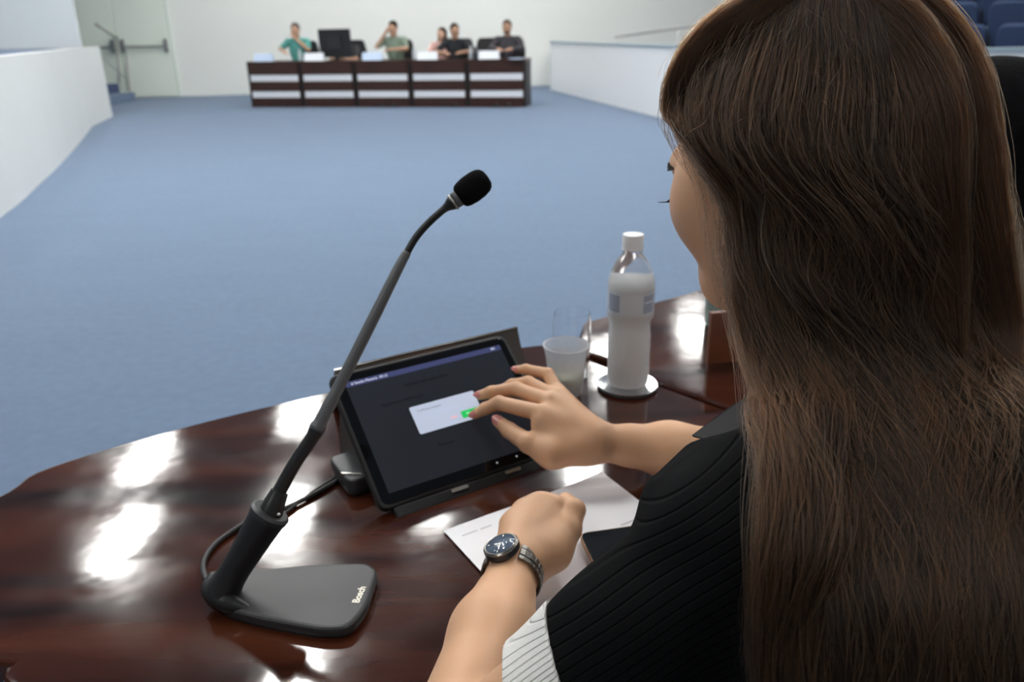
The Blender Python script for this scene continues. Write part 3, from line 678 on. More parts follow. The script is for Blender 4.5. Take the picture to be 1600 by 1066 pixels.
gc = at(893, 585, TZ)
M_GL = mat('clear_glass', (1, 1, 1), .02, trans=1, ior=1.2)
cup('drinking_glass', gc, [(.001, .003), (.0235, .001), (.0245, 0), (.0255, .006), (.0295, .06), (.0290, .085), (.0272, .102), (.0264, .102), (.0280, .085), (.0285, .06), (.0243, .008), (.001, .008)], M_GL, 'clear rounded drinking glass standing behind the plastic cup', 'glass')
# far side items on the adjoining desk: an added brown board for a brown reflection patch, glass behind
wbk = thing('brown_patch_stand_in', at(1125, 570, TZ), 'made-up brown block standing in for a brown reflection patch on the adjoining desk beside her chin', 'stand-in block')
q0, q1 = at(1104, 568, TZ), at(1215, 556, TZ); dq = (q1 - q0)[:2]; azq = math.atan2(dq[1], dq[0]); cq = (q0 + q1) / 2
MB().box((cq[0], cq[1], TZ + .043), (np.linalg.norm(dq), .009, .086), azq).build('block_body', mat('warm_brown_wood', (.13, .036, .010), .35, noise=(6, .2, (1, 1, 4))), wbk); rebase(wbk)
gg = at(1122, 508, TZ)
cup('small_glass', gg, [(.001, .003), (.022, 0), (.024, .004), (.027, .08), (.0262, .08), (.0232, .006), (.001, .006)], mat('greenish_glass', (.75, .88, .85), .05, trans=.9, ior=1.3), 'greenish drinking glass on the adjoining desk, half hidden by her chin', 'glass')

# ------------------------------------------------------------------ papers and phone
M_PAPER = mat('paper', srgb(248, 248, 252), .6)
pa, pb = at(693, 832, TZ), at(925, 750, TZ); d1 = (pb - pa)[:2]; d1 /= np.linalg.norm(d1); d2 = np.array([d1[1], -d1[0]])
def sheet(name, o2, z, w_, l_, m, label, rot=0, curl=0):
    a = np.array(o2); e1 = np.array([d1[0] * math.cos(rot) - d1[1] * math.sin(rot), d1[0] * math.sin(rot) + d1[1] * math.cos(rot)]); e2 = np.array([e1[1], -e1[0]])
    nx, ny = 14, 18; V = []
    for s_ in (0, .00025):
        for j in range(ny + 1):
            for i in range(nx + 1):
                u, v = i / nx, j / ny; p = a + e1 * u * w_ + e2 * v * l_; V.append((p[0], p[1], z + s_ + curl * (max(0, u - .45) ** 2) * (1 - v) ** 2 + .0004 * (1 + math.sin(u * 5 + v * 3))))
    m_ = nx + 1; n_ = m_ * (ny + 1); Fc = []
    for j in range(ny):
        for i in range(nx):
            q = j * m_ + i; Fc += [(q, q + 1, q + m_ + 1, q + m_), (n_ + q, n_ + q + m_, n_ + q + m_ + 1, n_ + q + 1)]
    o = link_mesh(name, V, Fc, m, None, True); tag(o, label, 'paper'); return o, a, e1, e2
sheet('paper_sheet', pa[:2] + d2 * .055 + d1 * .012, TZ + .0004, .21, .25, M_PAPER, 'lower white sheet peeking out beneath the top sheet by her watch', -.05)
sh, a_, e1_, e2_ = sheet('paper_sheet', pa[:2], TZ + .0016, .212, .150, M_PAPER, 'white folded sheet of paper lying under her left hand', 0, .015)
M_PRN = mat('printed_ink', (.25, .25, .28), .7)
def ink(parts, parent):
    mb = MB()
    for u, v, l_, h_ in parts:
        p = a_ + e1_ * u + e2_ * v; q = p + e1_ * l_; w2 = e2_ * h_; z = TZ + .0031
        mb.add([(p[0], p[1], z), (q[0], q[1], z), (q[0] + w2[0], q[1] + w2[1], z), (p[0] + w2[0], p[1] + w2[1], z), (p[0], p[1], z + .0001), (q[0], q[1], z + .0001), (q[0] + w2[0], q[1] + w2[1], z + .0001), (p[0] + w2[0], p[1] + w2[1], z + .0001)], [(0, 3, 2, 1), (4, 5, 6, 7), (0, 1, 5, 4), (1, 2, 6, 5), (2, 3, 7, 6), (3, 0, 4, 7)])
    return mb.build('printed_line', M_PRN, parent)
ink([(.012, .020, .018, .0006), (.034, .020, .014, .0006)], sh)
ink([(.165 , .095, .045, .0008)], sh)
ink([(.085, .142, .012, .0022), (.100, .139, .008, .0018), (.092, .147, .016, .0010)], sh)
ph = thing('smartphone', at(905, 880, TZ), 'black smartphone with a tan edge lying on the papers beneath her left hand', 'phone')
f0 = at(924, 832, TZ + .010)[:2]; fd = np.array([.20, -.98]); fd /= np.linalg.norm(fd); fx = np.array([fd[1], -fd[0]])
f0 = at(912, 832, TZ + .010)[:2] + (-fx) * -.0
corn = [f0 + fx * .006, f0 - fx * .064, f0 - fx * .064 + fd * .145, f0 + fx * .006 + fd * .145]
MB().prism(round_poly([tuple(p) for p in corn], .011, 7), TZ + .0042, TZ + .0105, .0015).build('phone_frame', mat('tan_edge', (.42, .24, .13), .35, .3), ph, auto=25)
cm = np.mean(corn, 0); MB().prism(round_poly([tuple(cm + (p - cm) * .97) for p in corn], .010, 7), TZ + .0100, TZ + .0112, .0005).build('phone_glass', mat('phone_black', (.004, .004, .005), .08), ph, auto=25)
rebase(ph)

# ================================================================== THE WOMAN AT THE DESK
A3 = lambda *q: np.array(q, float)
M_SKIN = mat('skin', (.68, .395, .235), .46, spec=.35, noise=(18, .05), bump=(220, .12, .0006), sss=.08)
M_SHIRT = bpy.data.materials.new('black_ribbed_knit'); M_SHIRT.use_nodes = True
def rib_material(m, col, freq, depth, rough=.85):
    nt = m.node_tree; N = nt.nodes; L = nt.links; b = N['Principled BSDF']; b.inputs['Base Color'].default_value = (*col, 1); b.inputs['Roughness'].default_value = rough
    b.inputs['Specular IOR Level'].default_value = .08
    a = N.new('ShaderNodeAttribute'); a.attribute_name = 'rib'
    s = N.new('ShaderNodeMath'); s.operation = 'MULTIPLY'; s.inputs[1].default_value = freq; L.new(a.outputs['Fac'], s.inputs[0])
    f = N.new('ShaderNodeMath'); f.operation = 'PINGPONG'; f.inputs[1].default_value = 1; L.new(s.outputs[0], f.inputs[0])
    sm = N.new('ShaderNodeMapRange'); sm.interpolation_type = 'SMOOTHSTEP'; sm.inputs[1].default_value = 0; sm.inputs[2].default_value = .32; L.new(f.outputs[0], sm.inputs[0])
    n = N.new('ShaderNodeTexNoise'); n.inputs['Scale'].default_value = 900; tc = N.new('ShaderNodeTexCoord'); L.new(tc.outputs['Object'], n.inputs['Vector'])
    ad = N.new('ShaderNodeMath'); ad.operation = 'MULTIPLY_ADD'; ad.inputs[1].default_value = .25; L.new(n.outputs[0], ad.inputs[0]); L.new(sm.outputs[0], ad.inputs[2])
    bp = N.new('ShaderNodeBump'); bp.inputs['Strength'].default_value = 1; bp.inputs['Distance'].default_value = depth; L.new(ad.outputs[0], bp.inputs['Height']); L.new(bp.outputs[0], b.inputs['Normal'])
rib_material(M_SHIRT, (.0045, .0048, .0054), 1.0, .0014)
M_CUFF = bpy.data.materials.new('white_ribbed_knit'); M_CUFF.use_nodes = True; rib_material(M_CUFF, (.82, .81, .78), 2.2, .0012)

HC = dep(1240, 212, .61)                    # head centre
hf = A3(-.587, .734, -.32); hf /= np.linalg.norm(hf)
hu = A3(0, 0, 1) - hf * hf[2]; hu /= np.linalg.norm(hu); 
lean = R(4); hl = np.cross(hu, hf); hu = hu * math.cos(lean) + hl * math.sin(lean) * -1; hl = np.cross(hu, hf)
HM = np.array([hf, hl, hu])
def H(f, l, u): return HC + hf * f + hl * l + hu * u
def person_head(H, M, s=1.0):
    r = lambda *q: tuple(x * s for x in q)
    e = lambda p, rr, k=.012, sub=False: ell(H(*[x * s for x in p]), r(*rr), M, k * s, sub)
    c_ = lambda p, q, ra, rb, k=.012: cap(H(*[x * s for x in p]), H(*[x * s for x in q]), ra * s, rb * s, k * s)
    P = [e((-.012, 0, .018), (.093, .074, .092)), e((.030, 0, -.030), (.062, .062, .085), .03), e((.045, 0, -.075), (.042, .046, .042), .03),
         c_((.074, .008, -.106), (.074, -.008, -.106), .019, .019, .02), c_((.070, .0, -.10), (.01, .050, -.075), .014, .015, .03), c_((.070, .0, -.10), (.01, -.050, -.075), .014, .015, .03),
         e((.062, .038, -.040), (.026, .024, .028), .03), e((.062, -.038, -.040), (.026, .024, .028), .03),
         c_((.083, .032, .000), (.090, .008, .002), .010, .009, .014), c_((.083, -.032, .000), (.090, -.008, .002), .010, .009, .014),
         e((.094, .032, -.024), (.012, .017, .010), .010, True), e((.094, -.032, -.024), (.012, .017, .010), .010, True),
         e((.080, .032, -.022), (.0135, .0145, .0125), .003), e((.080, -.032, -.022), (.0135, .0145, .0125), .003),
         c_((.090, 0, .004), (.112, 0, -.036), .007, .0095, .012), e((.102, .010, -.039), (.009, .007, .006), .006), e((.102, -.010, -.039), (.009, .007, .006), .006),
         e((.092, 0, -.068), (.010, .022, .0055), .005), e((.091, 0, -.077), (.009, .018, .006), .005),
         e((-.002, .074, -.022), (.017, .009, .030), .006), e((-.002, -.074, -.022), (.017, .009, .030), .006)]
    return P
WR = dep(928, 690, .92); ER = dep(1215, 722, .955); SR = A3(.405, .60, .985); NB = A3(.275, .535, 1.035); SL = dep(1168, 850, .505); EL = dep(700, 1215, .537); WL = dep(803, 890, .73)
PEL = A3(.44, .30, .54)
tfw = A3(-.6, .8, 0); trt = A3(.8, .6, 0)
# --- right hand
TP = {'index': [dep(842, 645, .93), tab(780, 630, .033), tab(758, 639, .019), tab(742, 648, .0085)],
      'middle': [dep(857, 628, .948), tab(806, 608, .035), tab(768, 613, .022), tab(750, 618, .0095)],
      'ring': [dep(866, 620, .962), tab(826, 598, .036), tab(800, 601, .018), tab(786, 607, .009)],
      'pinky': [dep(872, 613, .975), tab(856, 585, .045), tab(822, 577, .030), tab(808, 578, .020)]}
FR = {'index': (.0100, .0088, .0075, .0058), 'middle': (.0102, .0090, .0076, .0058), 'ring': (.0096, .0082, .0070, .0055), 'pinky': (.0086, .0078, .0062, .0048)}
def finger(J, r, k=.003): return grp([cap(J[i], J[i + 1], r[i], r[i + 1], k) for i in range(len(J) - 1)], .0035)
thR = [dep(908, 703, .915), dep(862, 708, .908), dep(826, 693, .914), tab(796, 673, .034), tab(778, 658, .028)]
handR = [cap(WR, TP['index'][0] * .9 + WR * .1, .0215, .0120, .01), cap(WR, TP['middle'][0] * .95 + WR * .05, .0200, .0125, .012), cap(WR, TP['ring'][0] * .95 + WR * .05, .0190, .0118, .012), cap(WR, TP['pinky'][0], .0180, .0105, .012),
         cap(thR[0], thR[1], .0170, .0165, .014), cap(thR[1], thR[2], .0165, .0115, .012), cap(WR * .5 + thR[1] * .5, TP['index'][0] * .7 + thR[1] * .3, .015, .012, .014)]
fgR = [finger(TP[n], FR[n]) for n in TP] + [grp([cap(thR[2], thR[3], .0112, .0096, .003), cap(thR[3], thR[4], .0096, .0070, .003)], .004)]
# --- left fist
LM = {'pinky': dep(798, 820, .778), 'ring': dep(818, 799, .788), 'middle': dep(843, 788, .793), 'index': dep(868, 794, .788)}
lf_ = (LM['middle'] - WL); lf_[2] = 0; lf_ /= np.linalg.norm(lf_)
handL = []; fgL = []
for n, rr in (('pinky', .0098), ('ring', .0105), ('middle', .0112), ('index', .0112)):
    m0 = LM[n]; handL.append(cap(WL + lf_ * .012, m0, .0205 if n in ('ring', 'middle') else .019, rr + .0012, .014))
    p1 = m0 + lf_ * .030 + A3(0, 0, -.020); p2 = p1 + A3(0, 0, -.014) - lf_ * .012; p2[2] = max(p2[2], .764); p3 = p2 - lf_ * .018; p3[2] = max(p2[2], .764)
    fgL.append(grp([cap(m0, p1, rr, rr * .88, .003), cap(p1, p2, rr * .88, rr * .8, .003), cap(p2, p3, rr * .8, rr * .7, .003)], .003))
thL = [dep(862, 862, .752), dep(888, 828, .768), dep(898, 797, .782), dep(884, 782, .80)]
handL.append(cap(WL, thL[0], .0195, .0165, .014)); handL.append(cap(thL[0], thL[1], .0170, .0130, .014))
fgL.append(grp([cap(thL[1], thL[2], .0120, .0105, .003), cap(thL[2], thL[3], .0105, .0080, .003)], .0035))
fxL = WL * .62 + EL * .38; fxR = WR * .6 + ER * .4
arms = [cap(WR, WR * .8 + ER * .2, .0215, .0235, .01), cap(WR * .8 + ER * .2, fxR, .0235, .030, .01), cap(fxR, ER, .030, .037, .02), cap(ER, SR, .037, .045, .02),
        cap(WL, WL * .8 + EL * .2, .0230, .0255, .01), cap(WL * .8 + EL * .2, fxL, .0255, .0325, .01), cap(fxL, EL, .0335, .039, .02), cap(EL, SL, .034, .042, .02)]
torso_in = [ell((.315, .485, .88), (.092, .13, .15), np.array([tfw, trt, A3(0, 0, 1)]), .03), cap((.36, .41, .70), PEL, .10, .11, .05), cap(SL, NB + A3(0, 0, -.04), .040, .04, .03), cap(SR, NB + A3(0, 0, -.04), .04, .04, .03),
            cap(NB + A3(0, 0, -.06), H(-.020, 0, -.055), .055, .050, .02)]
woman = thing('person', (.44, .30, 0), 'woman with long wavy brown hair and black ribbed top tapping the tablet', 'person')
def hips(s): return PEL + trt * .085 * s
legs_in = []
KN = {}
for s in (-1, 1):
    k_ = hips(s) + tfw * .40 + trt * .03 * s + A3(0, 0, -.02); k_[2] = .50; a_n = k_ + tfw * .04; a_n = A3(a_n[0], a_n[1], .09); KN[s] = (k_, a_n)
    legs_in += [cap(hips(s), k_, .075, .055, .03), cap(k_, a_n, .052, .035, .02), cap(a_n, a_n + tfw * .12 + A3(0, 0, -.045), .034, .025, .02)]
headP = person_head(H, HM)
allP = torso_in + arms + headP + handR + handL + fgR + fgL + legs_in
hb = lambda prims, pad: bounds(prims, pad)
boxR = (np.minimum(hb(handR + fgR, .006)[0], WR - .01), hb(handR + fgR, .006)[1]); boxR[1][0] = WR[0] + .012
boxL = (hb(handL + fgL, .006)[0], hb(handL + fgL, .006)[1]); boxL[0][1] = WL[1] - .014
def near(prims, lo, hi, pad=.05):
    out = []
    for q in prims:
        l, h = bounds([q], 0) if not (q[0] == 'e' and q[5]) else (q[1] - .03, q[1] + .03)
        if (l < hi + pad).all() and (h > lo - pad).all(): out.append(q)
    return out
def seg(lo, hi, h, inside_cut=(), ext=0):
    pr = near(allP, lo, hi); fn_ = lambda P: sdf(pr, P); V, Q = nets(fn_, lo, hi, h); V = relax(fn_, V, 1)
    return V, Q
parts = []
lo, hi = bounds(allP, .02); 
pr_body = torso_in + legs_in + arms + [q for q in headP[:4]]
fnb = lambda P: sdf(pr_body + handR[:4] + handL[:4], P); V, Q = nets(fnb, lo, hi, .005); V = relax(fnb, V, 1)
# arms in finer steps, then head, then hands: all cut where the next finer piece takes over
def inside(C, box): return ((C > box[0]) & (C < box[1])).all(1)
armboxR = (np.minimum(WR, ER) - .05, np.maximum(WR, ER) + .04); armboxR[1][0] = ER[0] - .03; armboxL = (np.minimum(WL, EL) - .055, np.maximum(WL, EL) + .05)
headbox = (H(0, 0, 0) - .150, H(0, 0, 0) + .150)
boxes = [(armboxR, .0022), (armboxL, .0022), (headbox, .0024), (boxR, .0011), (boxL, .0012)]
bodies = [(V, Q, -1)]
for i, (bx, h) in enumerate(boxes):
    v, q = seg(bx[0], bx[1], h); bodies.append((v, q, i))
VV = []; QQ = []; n0_ = 0
for v, q, lev in bodies:
    C = v[q].mean(1); keep = np.ones(len(q), bool)
    for j in range(lev + 1, len(boxes)):
        if lev >= 0 and j <= lev: continue
        b_ = boxes[j][0]
        if lev in (0, 1) and j == 2: continue
        if lev == 2 and j in (3, 4): continue
        if lev == 3 and j == 4: continue
        keep &= ~inside(C, (b_[0] + .004, b_[1] - .004))
    VV.append(v); QQ.append(q[keep] + n0_); n0_ += len(v)
body = link('body', mesh_np('body', np.vstack(VV), np.vstack(QQ)), M_SKIN, woman)
# --- nails
M_NAIL = mat('pink_nail', (.62, .24, .22), .18, spec=.6)
def nail(a, b, r, upv, L=.013, w_=.0042, name='nail'):
    d = Vector(b - a).normalized(); n = Vector(upv); n = (n - d * n.dot(d)).normalized(); s_ = d.cross(n)
    mb = MB(); V = []; nx, ny = 6, 8
    for z_ in (0, -.0006):
        for j in range(ny + 1):
            v_ = j / ny; ww = w_ * (1 if v_ < .55 else math.sqrt(max(.02, 1 - ((v_ - .55) / .45) ** 2)) * .9 + .1) * (.8 + .2 * min(1, v_ * 3))
            for i in range(nx + 1):
                u_ = i / nx * 2 - 1; x_ = ww * u_; hgt = r * math.sqrt(max(0, 1 - (x_ / (r * 1.15)) ** 2)) + .0003 + z_
                p = Vector(b) + d * (-L * .62 + v_ * L) + s_ * x_ + n * hgt; V.append(p)
    m_ = nx + 1; N_ = m_ * (ny + 1); Fc = []
    for j in range(ny):
        for i in range(nx):
            q = j * m_ + i; Fc += [(q, q + 1, q + m_ + 1, q + m_), (N_ + q, N_ + q + m_, N_ + q + m_ + 1, N_ + q + 1)]
    return mb.add(V, Fc).build(name, M_NAIL, woman, smooth=True)
upr = tN * .8 + A3(0, -.3, .3)
for n in TP: nail(TP[n][2], TP[n][3], FR[n][3], upr, L=.017, w_=.0046)
nail(thR[3], thR[4], .0072, A3(-.35, -.55, .75), L=.0165, w_=.0060)
# --- shirt
fup = A3(0, sT, cT); faw = A3(0, cT, -sT); frt = A3(1, 0, 0)
ncut = -.93 * frt - .38 * fup + .15 * faw; ncut /= np.linalg.norm(ncut)
pcut = dep(842, 962, .50); pend = pcut + ncut * .037
TMx = np.array([tfw, trt, A3(0, 0, 1)])
shirtP = [ell((.318, .480, .875), (.108, .150, .165), TMx, .03), cap((.36, .405, .72), PEL + A3(0, 0, .03), .115, .135, .06), ell(A3(.318, .48, .90) + tfw * .075 + trt * .06, (.05, .055, .06), TMx, .03), ell(A3(.318, .48, .90) + tfw * .075 - trt * .06, (.05, .055, .06), TMx, .03),
          cap(SL, NB + A3(.0, -.005, -.035), .052, .055, .03), cap(SR, NB + A3(0, 0, -.035), .050, .055, .03), cap(SL, EL, .053, .041, .03), cap(SL + A3(.03, -.01, -.05), dep(1150, 1180, .56), .062, .075, .04), cap(SR, SR * .35 + ER * .65, .052, .056, .03),
          cap(dep(1052, 778, .535), dep(1105, 748, .545), .018, .026, .03)]
def wrinkle(P): 
    a = P @ np.array([38, -22, 47], np.float32); b = P @ np.array([-21, 44, 30], np.float32); return (.0013 * np.sin(a + 1.6 * np.sin(b)) + .0010 * np.sin(b * 1.7 + 2)).astype(np.float32)
inner_arm = [cap(SL, EL, .045, .036, .01), cap(WL, EL, .03, .036, .01)]
def f_shirt0(P): return sdf(shirtP, P) + wrinkle(P)
def armd(P):
    ab = EL - SL; t = np.clip(((P - SL) @ ab) / (ab @ ab), -.2, 1.4); return t
def cutmask(P): # only around the left sleeve
    return (P - pcut) @ ncut
nearL = lambda P: np.sqrt(((P - EL) ** 2).sum(1)) < .20
def f_shirt(P):
    d = f_shirt0(P); c_ = cutmask(P); m = (P[:, 0] < .19) ; return np.where(m, np.maximum(d, c_), d).astype(np.float32)
def f_cuff(P):
    d = sdf([cap(SL, EL, .0545, .0430, .02)], P) + wrinkle(P); c_ = cutmask(P); inn_ = sdf(inner_arm, P)
    return np.maximum(np.maximum(np.maximum(d, c_ - .037), -.0005 - c_), -inn_).astype(np.float32)
lo, hi = bounds(shirtP, .012)
V, Q = nets(f_shirt, lo, hi, .0032); V = relax(f_shirt0, V, 1) if False else V
sh_o = link('ribbed_top', mesh_np('ribbed_top', V, Q), M_SHIRT, woman)
lo, hi = bounds([shirtP[6]], .012); lo = np.maximum(lo, np.minimum(pcut, pend) - .13)
V, Q = nets(f_cuff, lo, hi, .0018)
cf_o = link('white_cuff', mesh_np('white_cuff', V, Q), M_CUFF, woman); cf_o['label'] = 'white ribbed sleeve cuff'
def add_rib(o, scale=1.0):
    n = len(o.data.vertices); co = np.empty(n * 3, np.float32); o.data.vertices.foreach_get('co', co); P = co.reshape(-1, 3).astype(float)
    d_ = .79 * frt + .61 * fup + .15 * faw; e_ = -.61 * frt + .79 * fup; q = P - SL; al = q @ d_; u_ = q @ e_ + .9 * np.clip(al + .02, 0, .2) ** 2
    at_ = o.data.attributes.new('rib', 'FLOAT', 'POINT'); at_.data.foreach_set('value', (u_ / .0029 * scale).astype(np.float32))
add_rib(sh_o); add_rib(cf_o)
# collar flap
def flap(pts, th, name, m):
    pts = [np.array(p) for p in pts]; c = np.mean(pts, 0); nn = np.cross(pts[1] - pts[0], pts[-1] - pts[0]); nn /= np.linalg.norm(nn)
    n = len(pts); V = pts + [p + nn * th for p in pts]; Fc = [tuple(range(n)), tuple(range(2 * n - 1, n - 1, -1))] + [(i, n + i, n + (i + 1) % n, (i + 1) % n) for i in range(n)]
    return MB().add(V, Fc).build(name, m, woman)
M_COL = mat('black_collar_cloth', (.010, .010, .011), .8)
flap([dep(1225, 585, .575), dep(1180, 615, .580), dep(1140, 640, .585), dep(1083, 683, .590), dep(1110, 690, .560), dep(1160, 688, .535), dep(1235, 680, .525)], .002, 'collar', M_COL)
# trousers and shoes
M_TR = mat('black_trousers', (.014, .014, .017), .8)
trP = [cap(PEL + A3(0, 0, .0), PEL + A3(0, 0, -.02), .142, .14, .04)]
for s in (-1, 1): k_, a_n = KN[s]; trP += [cap(hips(s), k_, .088, .066, .03), cap(k_, a_n + A3(0, 0, .03), .062, .050, .02)]
blob('trousers', trP, .008, M_TR, woman)
for s in (-1, 1): k_, a_n = KN[s]; blob('shoe', [cap(a_n + A3(0, 0, -.045), a_n + tfw * .14 + A3(0, 0, -.055), .042, .035, .02)], .006, mat('black_shoe', (.01, .01, .01), .35), woman)
# --- wrist watch
M_STEEL = mat('watch_steel', (.20, .19, .175), .28, .9); M_STEELD = mat('watch_dark', (.045, .045, .048), .3, .5)
wax = (EL - WL); wax /= np.linalg.norm(wax); WC = WL + wax * .006
dd = dep(787, 874, .713) - WC; dd -= wax * (dd @ wax); dd /= np.linalg.norm(dd); ds = np.cross(wax, dd)
RW = .0262
wt = woman
def band_frame(a): n = dd * math.cos(a) + ds * math.sin(a); t = -dd * math.sin(a) + ds * math.cos(a); return n, t
wr = None
case_c = WC + dd * (RW + .0022)
MW = Matrix((Vector(ds), Vector(wax), Vector(dd))).transposed()
def wl(mb): mb.v = [tuple(Vector(case_c) + MW @ Vector(v)) for v in mb.v]; return mb
wcase = wl(MB().lathe([(.001, -.004), (.0145, -.004), (.0165, -.002), (.0168, .002), (.0155, .0042), (.0140, .0046)], n=40)).build('wrist_watch', M_STEELD, woman, auto=40); wcase['label'] = 'dark metal wrist watch with link bracelet'
wl(MB().lathe([(.0142, .0036), (.0165, .0030), (.0166, .0042), (.0150, .0056), (.0140, .0054)], n=40, caps=False)).build('bezel', M_STEEL, wcase, auto=40)
wl(MB().lathe([(.001, .0044), (.0143, .0044), (.0141, .0050), (.001, .0052)], n=40)).build('dial_glass', mat('dial_blue_grey', (.10, .13, .18), .06), wcase, smooth=True)
wl(MB().box((0, .0035, .0054), (.0008, .009, .0003)).box((.003, 0, .0054), (.006, .0008, .0003)).box((0, .0115, .0054), (.0008, .002, .0003)).box((0, -.0115, .0054), (.0008, .002, .0003)).box((.0115, 0, .0054), (.002, .0008, .0003)).box((-.0115, 0, .0054), (.002, .0008, .0003))).build('watch_hands', M_CLIP, wcase)
wl(MB().lathe([(.001, 0), (.0018, 0), (.0018, .003), (.001, .0032)], n=12, M=Matrix.Translation((0, -.0165, 0)) @ Matrix.Rotation(R(90), 4, 'X'))).build('crown', M_STEEL, wcase)
link_me = None
for i in range(26):
    a = R(34) + (2 * PI - R(68)) * (i + .5) / 26; n, t = band_frame(a)
    if link_me is None:
        tmp = MB(); 
        for x_, w2 in ((-.0070, .0046), (0, .0078), (.0070, .0046)): tmp.prism(round_poly([(x_ - w2 / 2, -.0027), (x_ + w2 / 2, -.0027), (x_ + w2 / 2, .0027), (x_ - w2 / 2, .0027)], .0008, 2), -.0009, .0012 if x_ else .0016, .0005)
        o = tmp.build('bracelet_link', M_STEEL, wcase, auto=50); link_me = o.data
    else: o = bpy.data.objects.new('bracelet_link', link_me); COL.objects.link(o); o.parent = wcase
    p = WC + n * (RW + .0008) if abs(math.cos(a)) < 2 else WC
    o.matrix_local = Matrix.Translation(Vector(p)) @ Matrix((Vector(wax), Vector(t), Vector(n))).transposed().to_4x4()
# --- eyes
for s in (-1, 1):
    e_ = MB(); c = 0
    for i in range(13):
        a = -1 + 2 * i / 12; p0 = H(.0945 - .006 * a * a, (.032 + .0125 * a) * s, -.0275); p1 = p0 + hf * .005 + hl * s * a * .003 - hu * .003; p2 = p0 + hf * .0100 + hl * s * (.0030 + a * .005) - hu * .002
        e_.tube([p0, p1, p2], [.0006, .0004, .00015], 4)
    e_.build('eyelashes', mat('lash_black', (.006, .005, .005), .6), woman)
    b_ = MB()
    for i in range(26):
        a = i / 25; p0 = H(.0965 - .024 * max(0, a - .30) ** 1.1, (.014 + .034 * a) * s, -.003 + .006 * math.sin(a * PI) - .003 * a); b_.tube([p0, p0 + hl * s * .005 + hf * .0028 + hu * (.002 - .003 * a)], [.0008, .0003], 4)
    b_.build('eyebrow', mat('brow_dark', (.02, .013, .01), .7), woman)
blob('lips', [ell(H(.0935, 0, -.0685), (.009, .020, .0045), HM, .003), ell(H(.0925, 0, -.0765), (.0085, .016, .005), HM, .003)], .0012, mat('lip_pink', (.42, .16, .14), .35), woman)
rebase(woman)
for c in woman.children:
    for g_ in c.children:
        g_.matrix_parent_inverse = Matrix()

# --- hair: a soft solid core under thousands of strands
LV = [(-74, 1284, 1290, .600, .004), (-62, 1232, 1345, .598, .034), (-32, 1180, 1385, .597, .060), (0, 1146, 1410, .596, .074), (40, 1104, 1450, .594, .085), (100, 1070, 1494, .592, .093), (150, 1058, 1498, .590, .098), (200, 1062, 1508, .588, .098), (250, 1088, 1518, .586, .094),
      (300, 1116, 1532, .583, .090), (400, 1134, 1562, .576, .080), (500, 1160, 1612, .566, .070), (600, 1182, 1645, .534, .062), (700, 1190, 1680, .502, .055), (800, 1186, 1705, .474, .048), (900, 1182, 1725, .454, .042), (1066, 1178, 1740, .440, .036), (1300, 1230, 1730, .435, .030), (1560, 1290, 1670, .435, .016)]
row = []
for y, xl, xr, d, wd in LV:
    c = dep((xl + xr) / 2, y, d); a = dep(xr, y, d) - c; h_ = np.array([-a[1], a[0], 0.0]); h_ /= np.linalg.norm(h_[:2]) + 1e-9
    row.append([*c, *a, *(h_ * wd), y])
LS = spline(row, 400); LY = LS[:, 9]
def tyi(y): return float(np.interp(y, LY, np.linspace(0, 1, 400)))
def loft(t, ph, r=1.0):
    f = np.clip(t, 0, 1) * 399; i = np.clip(f.astype(int), 0, 398); u = (f - i)[..., None]; S = LS[i] * (1 - u) + LS[i + 1] * u
    r = np.asarray(r)[..., None] if np.ndim(r) else r
    return S[..., :3] + (S[..., 3:6] * np.cos(ph)[..., None] + S[..., 6:9] * np.sin(ph)[..., None]) * r
tt = np.linspace(0, 1, 90); pp = np.linspace(0, 2 * PI, 73)[:-1]
gt, gp = np.meshgrid(tt, pp, indexing='ij'); CO = loft(gt, gp, .93 - .02 * np.sin(gp * 9 + gt * 14)); nv = CO.reshape(-1, 3); fq = []
for j in range(89):
    for i in range(72): fq.append((j * 72 + i, j * 72 + (i + 1) % 72, (j + 1) * 72 + (i + 1) % 72, (j + 1) * 72 + i))
M_CORE = mat('hair_shadow_core', (.012, .007, .005), .9)
# strands
def hair_mat(name, c1, c2, rough=.28):
    m = bpy.data.materials.new(name); m.use_nodes = True; nt = m.node_tree; N = nt.nodes; L = nt.links; N.remove(N['Principled BSDF'])
    hb_ = N.new('ShaderNodeBsdfHairPrincipled'); hb_.parametrization = 'COLOR'; hi_ = N.new('ShaderNodeHairInfo'); rp = N.new('ShaderNodeValToRGB')
    rp.color_ramp.elements[0].color = (*c1, 1); rp.color_ramp.elements[1].color = (*c2, 1); L.new(hi_.outputs['Random'], rp.inputs[0]); L.new(rp.outputs[0], hb_.inputs['Color'])
    hb_.inputs['Roughness'].default_value = rough; hb_.inputs['Radial Roughness'].default_value = .4; hb_.inputs['Random Roughness'].default_value = .3; hb_.inputs['IOR'].default_value = 1.38
    L.new(hb_.outputs[0], N['Material Output'].inputs[0]); return m
def strands(name, P, rad, m, parent, label=None):
    n, k, _ = P.shape; hc = bpy.data.hair_curves.new(name); hc.add_curves([k] * n)
    hc.position_data.foreach_set('vector', P.astype(np.float32).ravel())
    rr = np.tile(np.linspace(1, .45, k)[None], (n, 1)) * rad; a = hc.attributes.get('radius') or hc.attributes.new('radius', 'FLOAT', 'POINT'); a.data.foreach_set('value', rr.astype(np.float32).ravel())
    hc.materials.append(m); o = bpy.data.objects.new(name, hc); COL.objects.link(o); o.parent = parent
    if label: o['label'] = label
    return o
M_H1 = hair_mat('dark_brown_hair', (.002, .0011, .0007), (.022, .011, .006)); M_HM = hair_mat('brown_hair', (.003, .0016, .0009), (.040, .019, .0095)); M_H2 = hair_mat('light_brown_hair', (.006, .0028, .0013), (.085, .038, .017))
K = 46
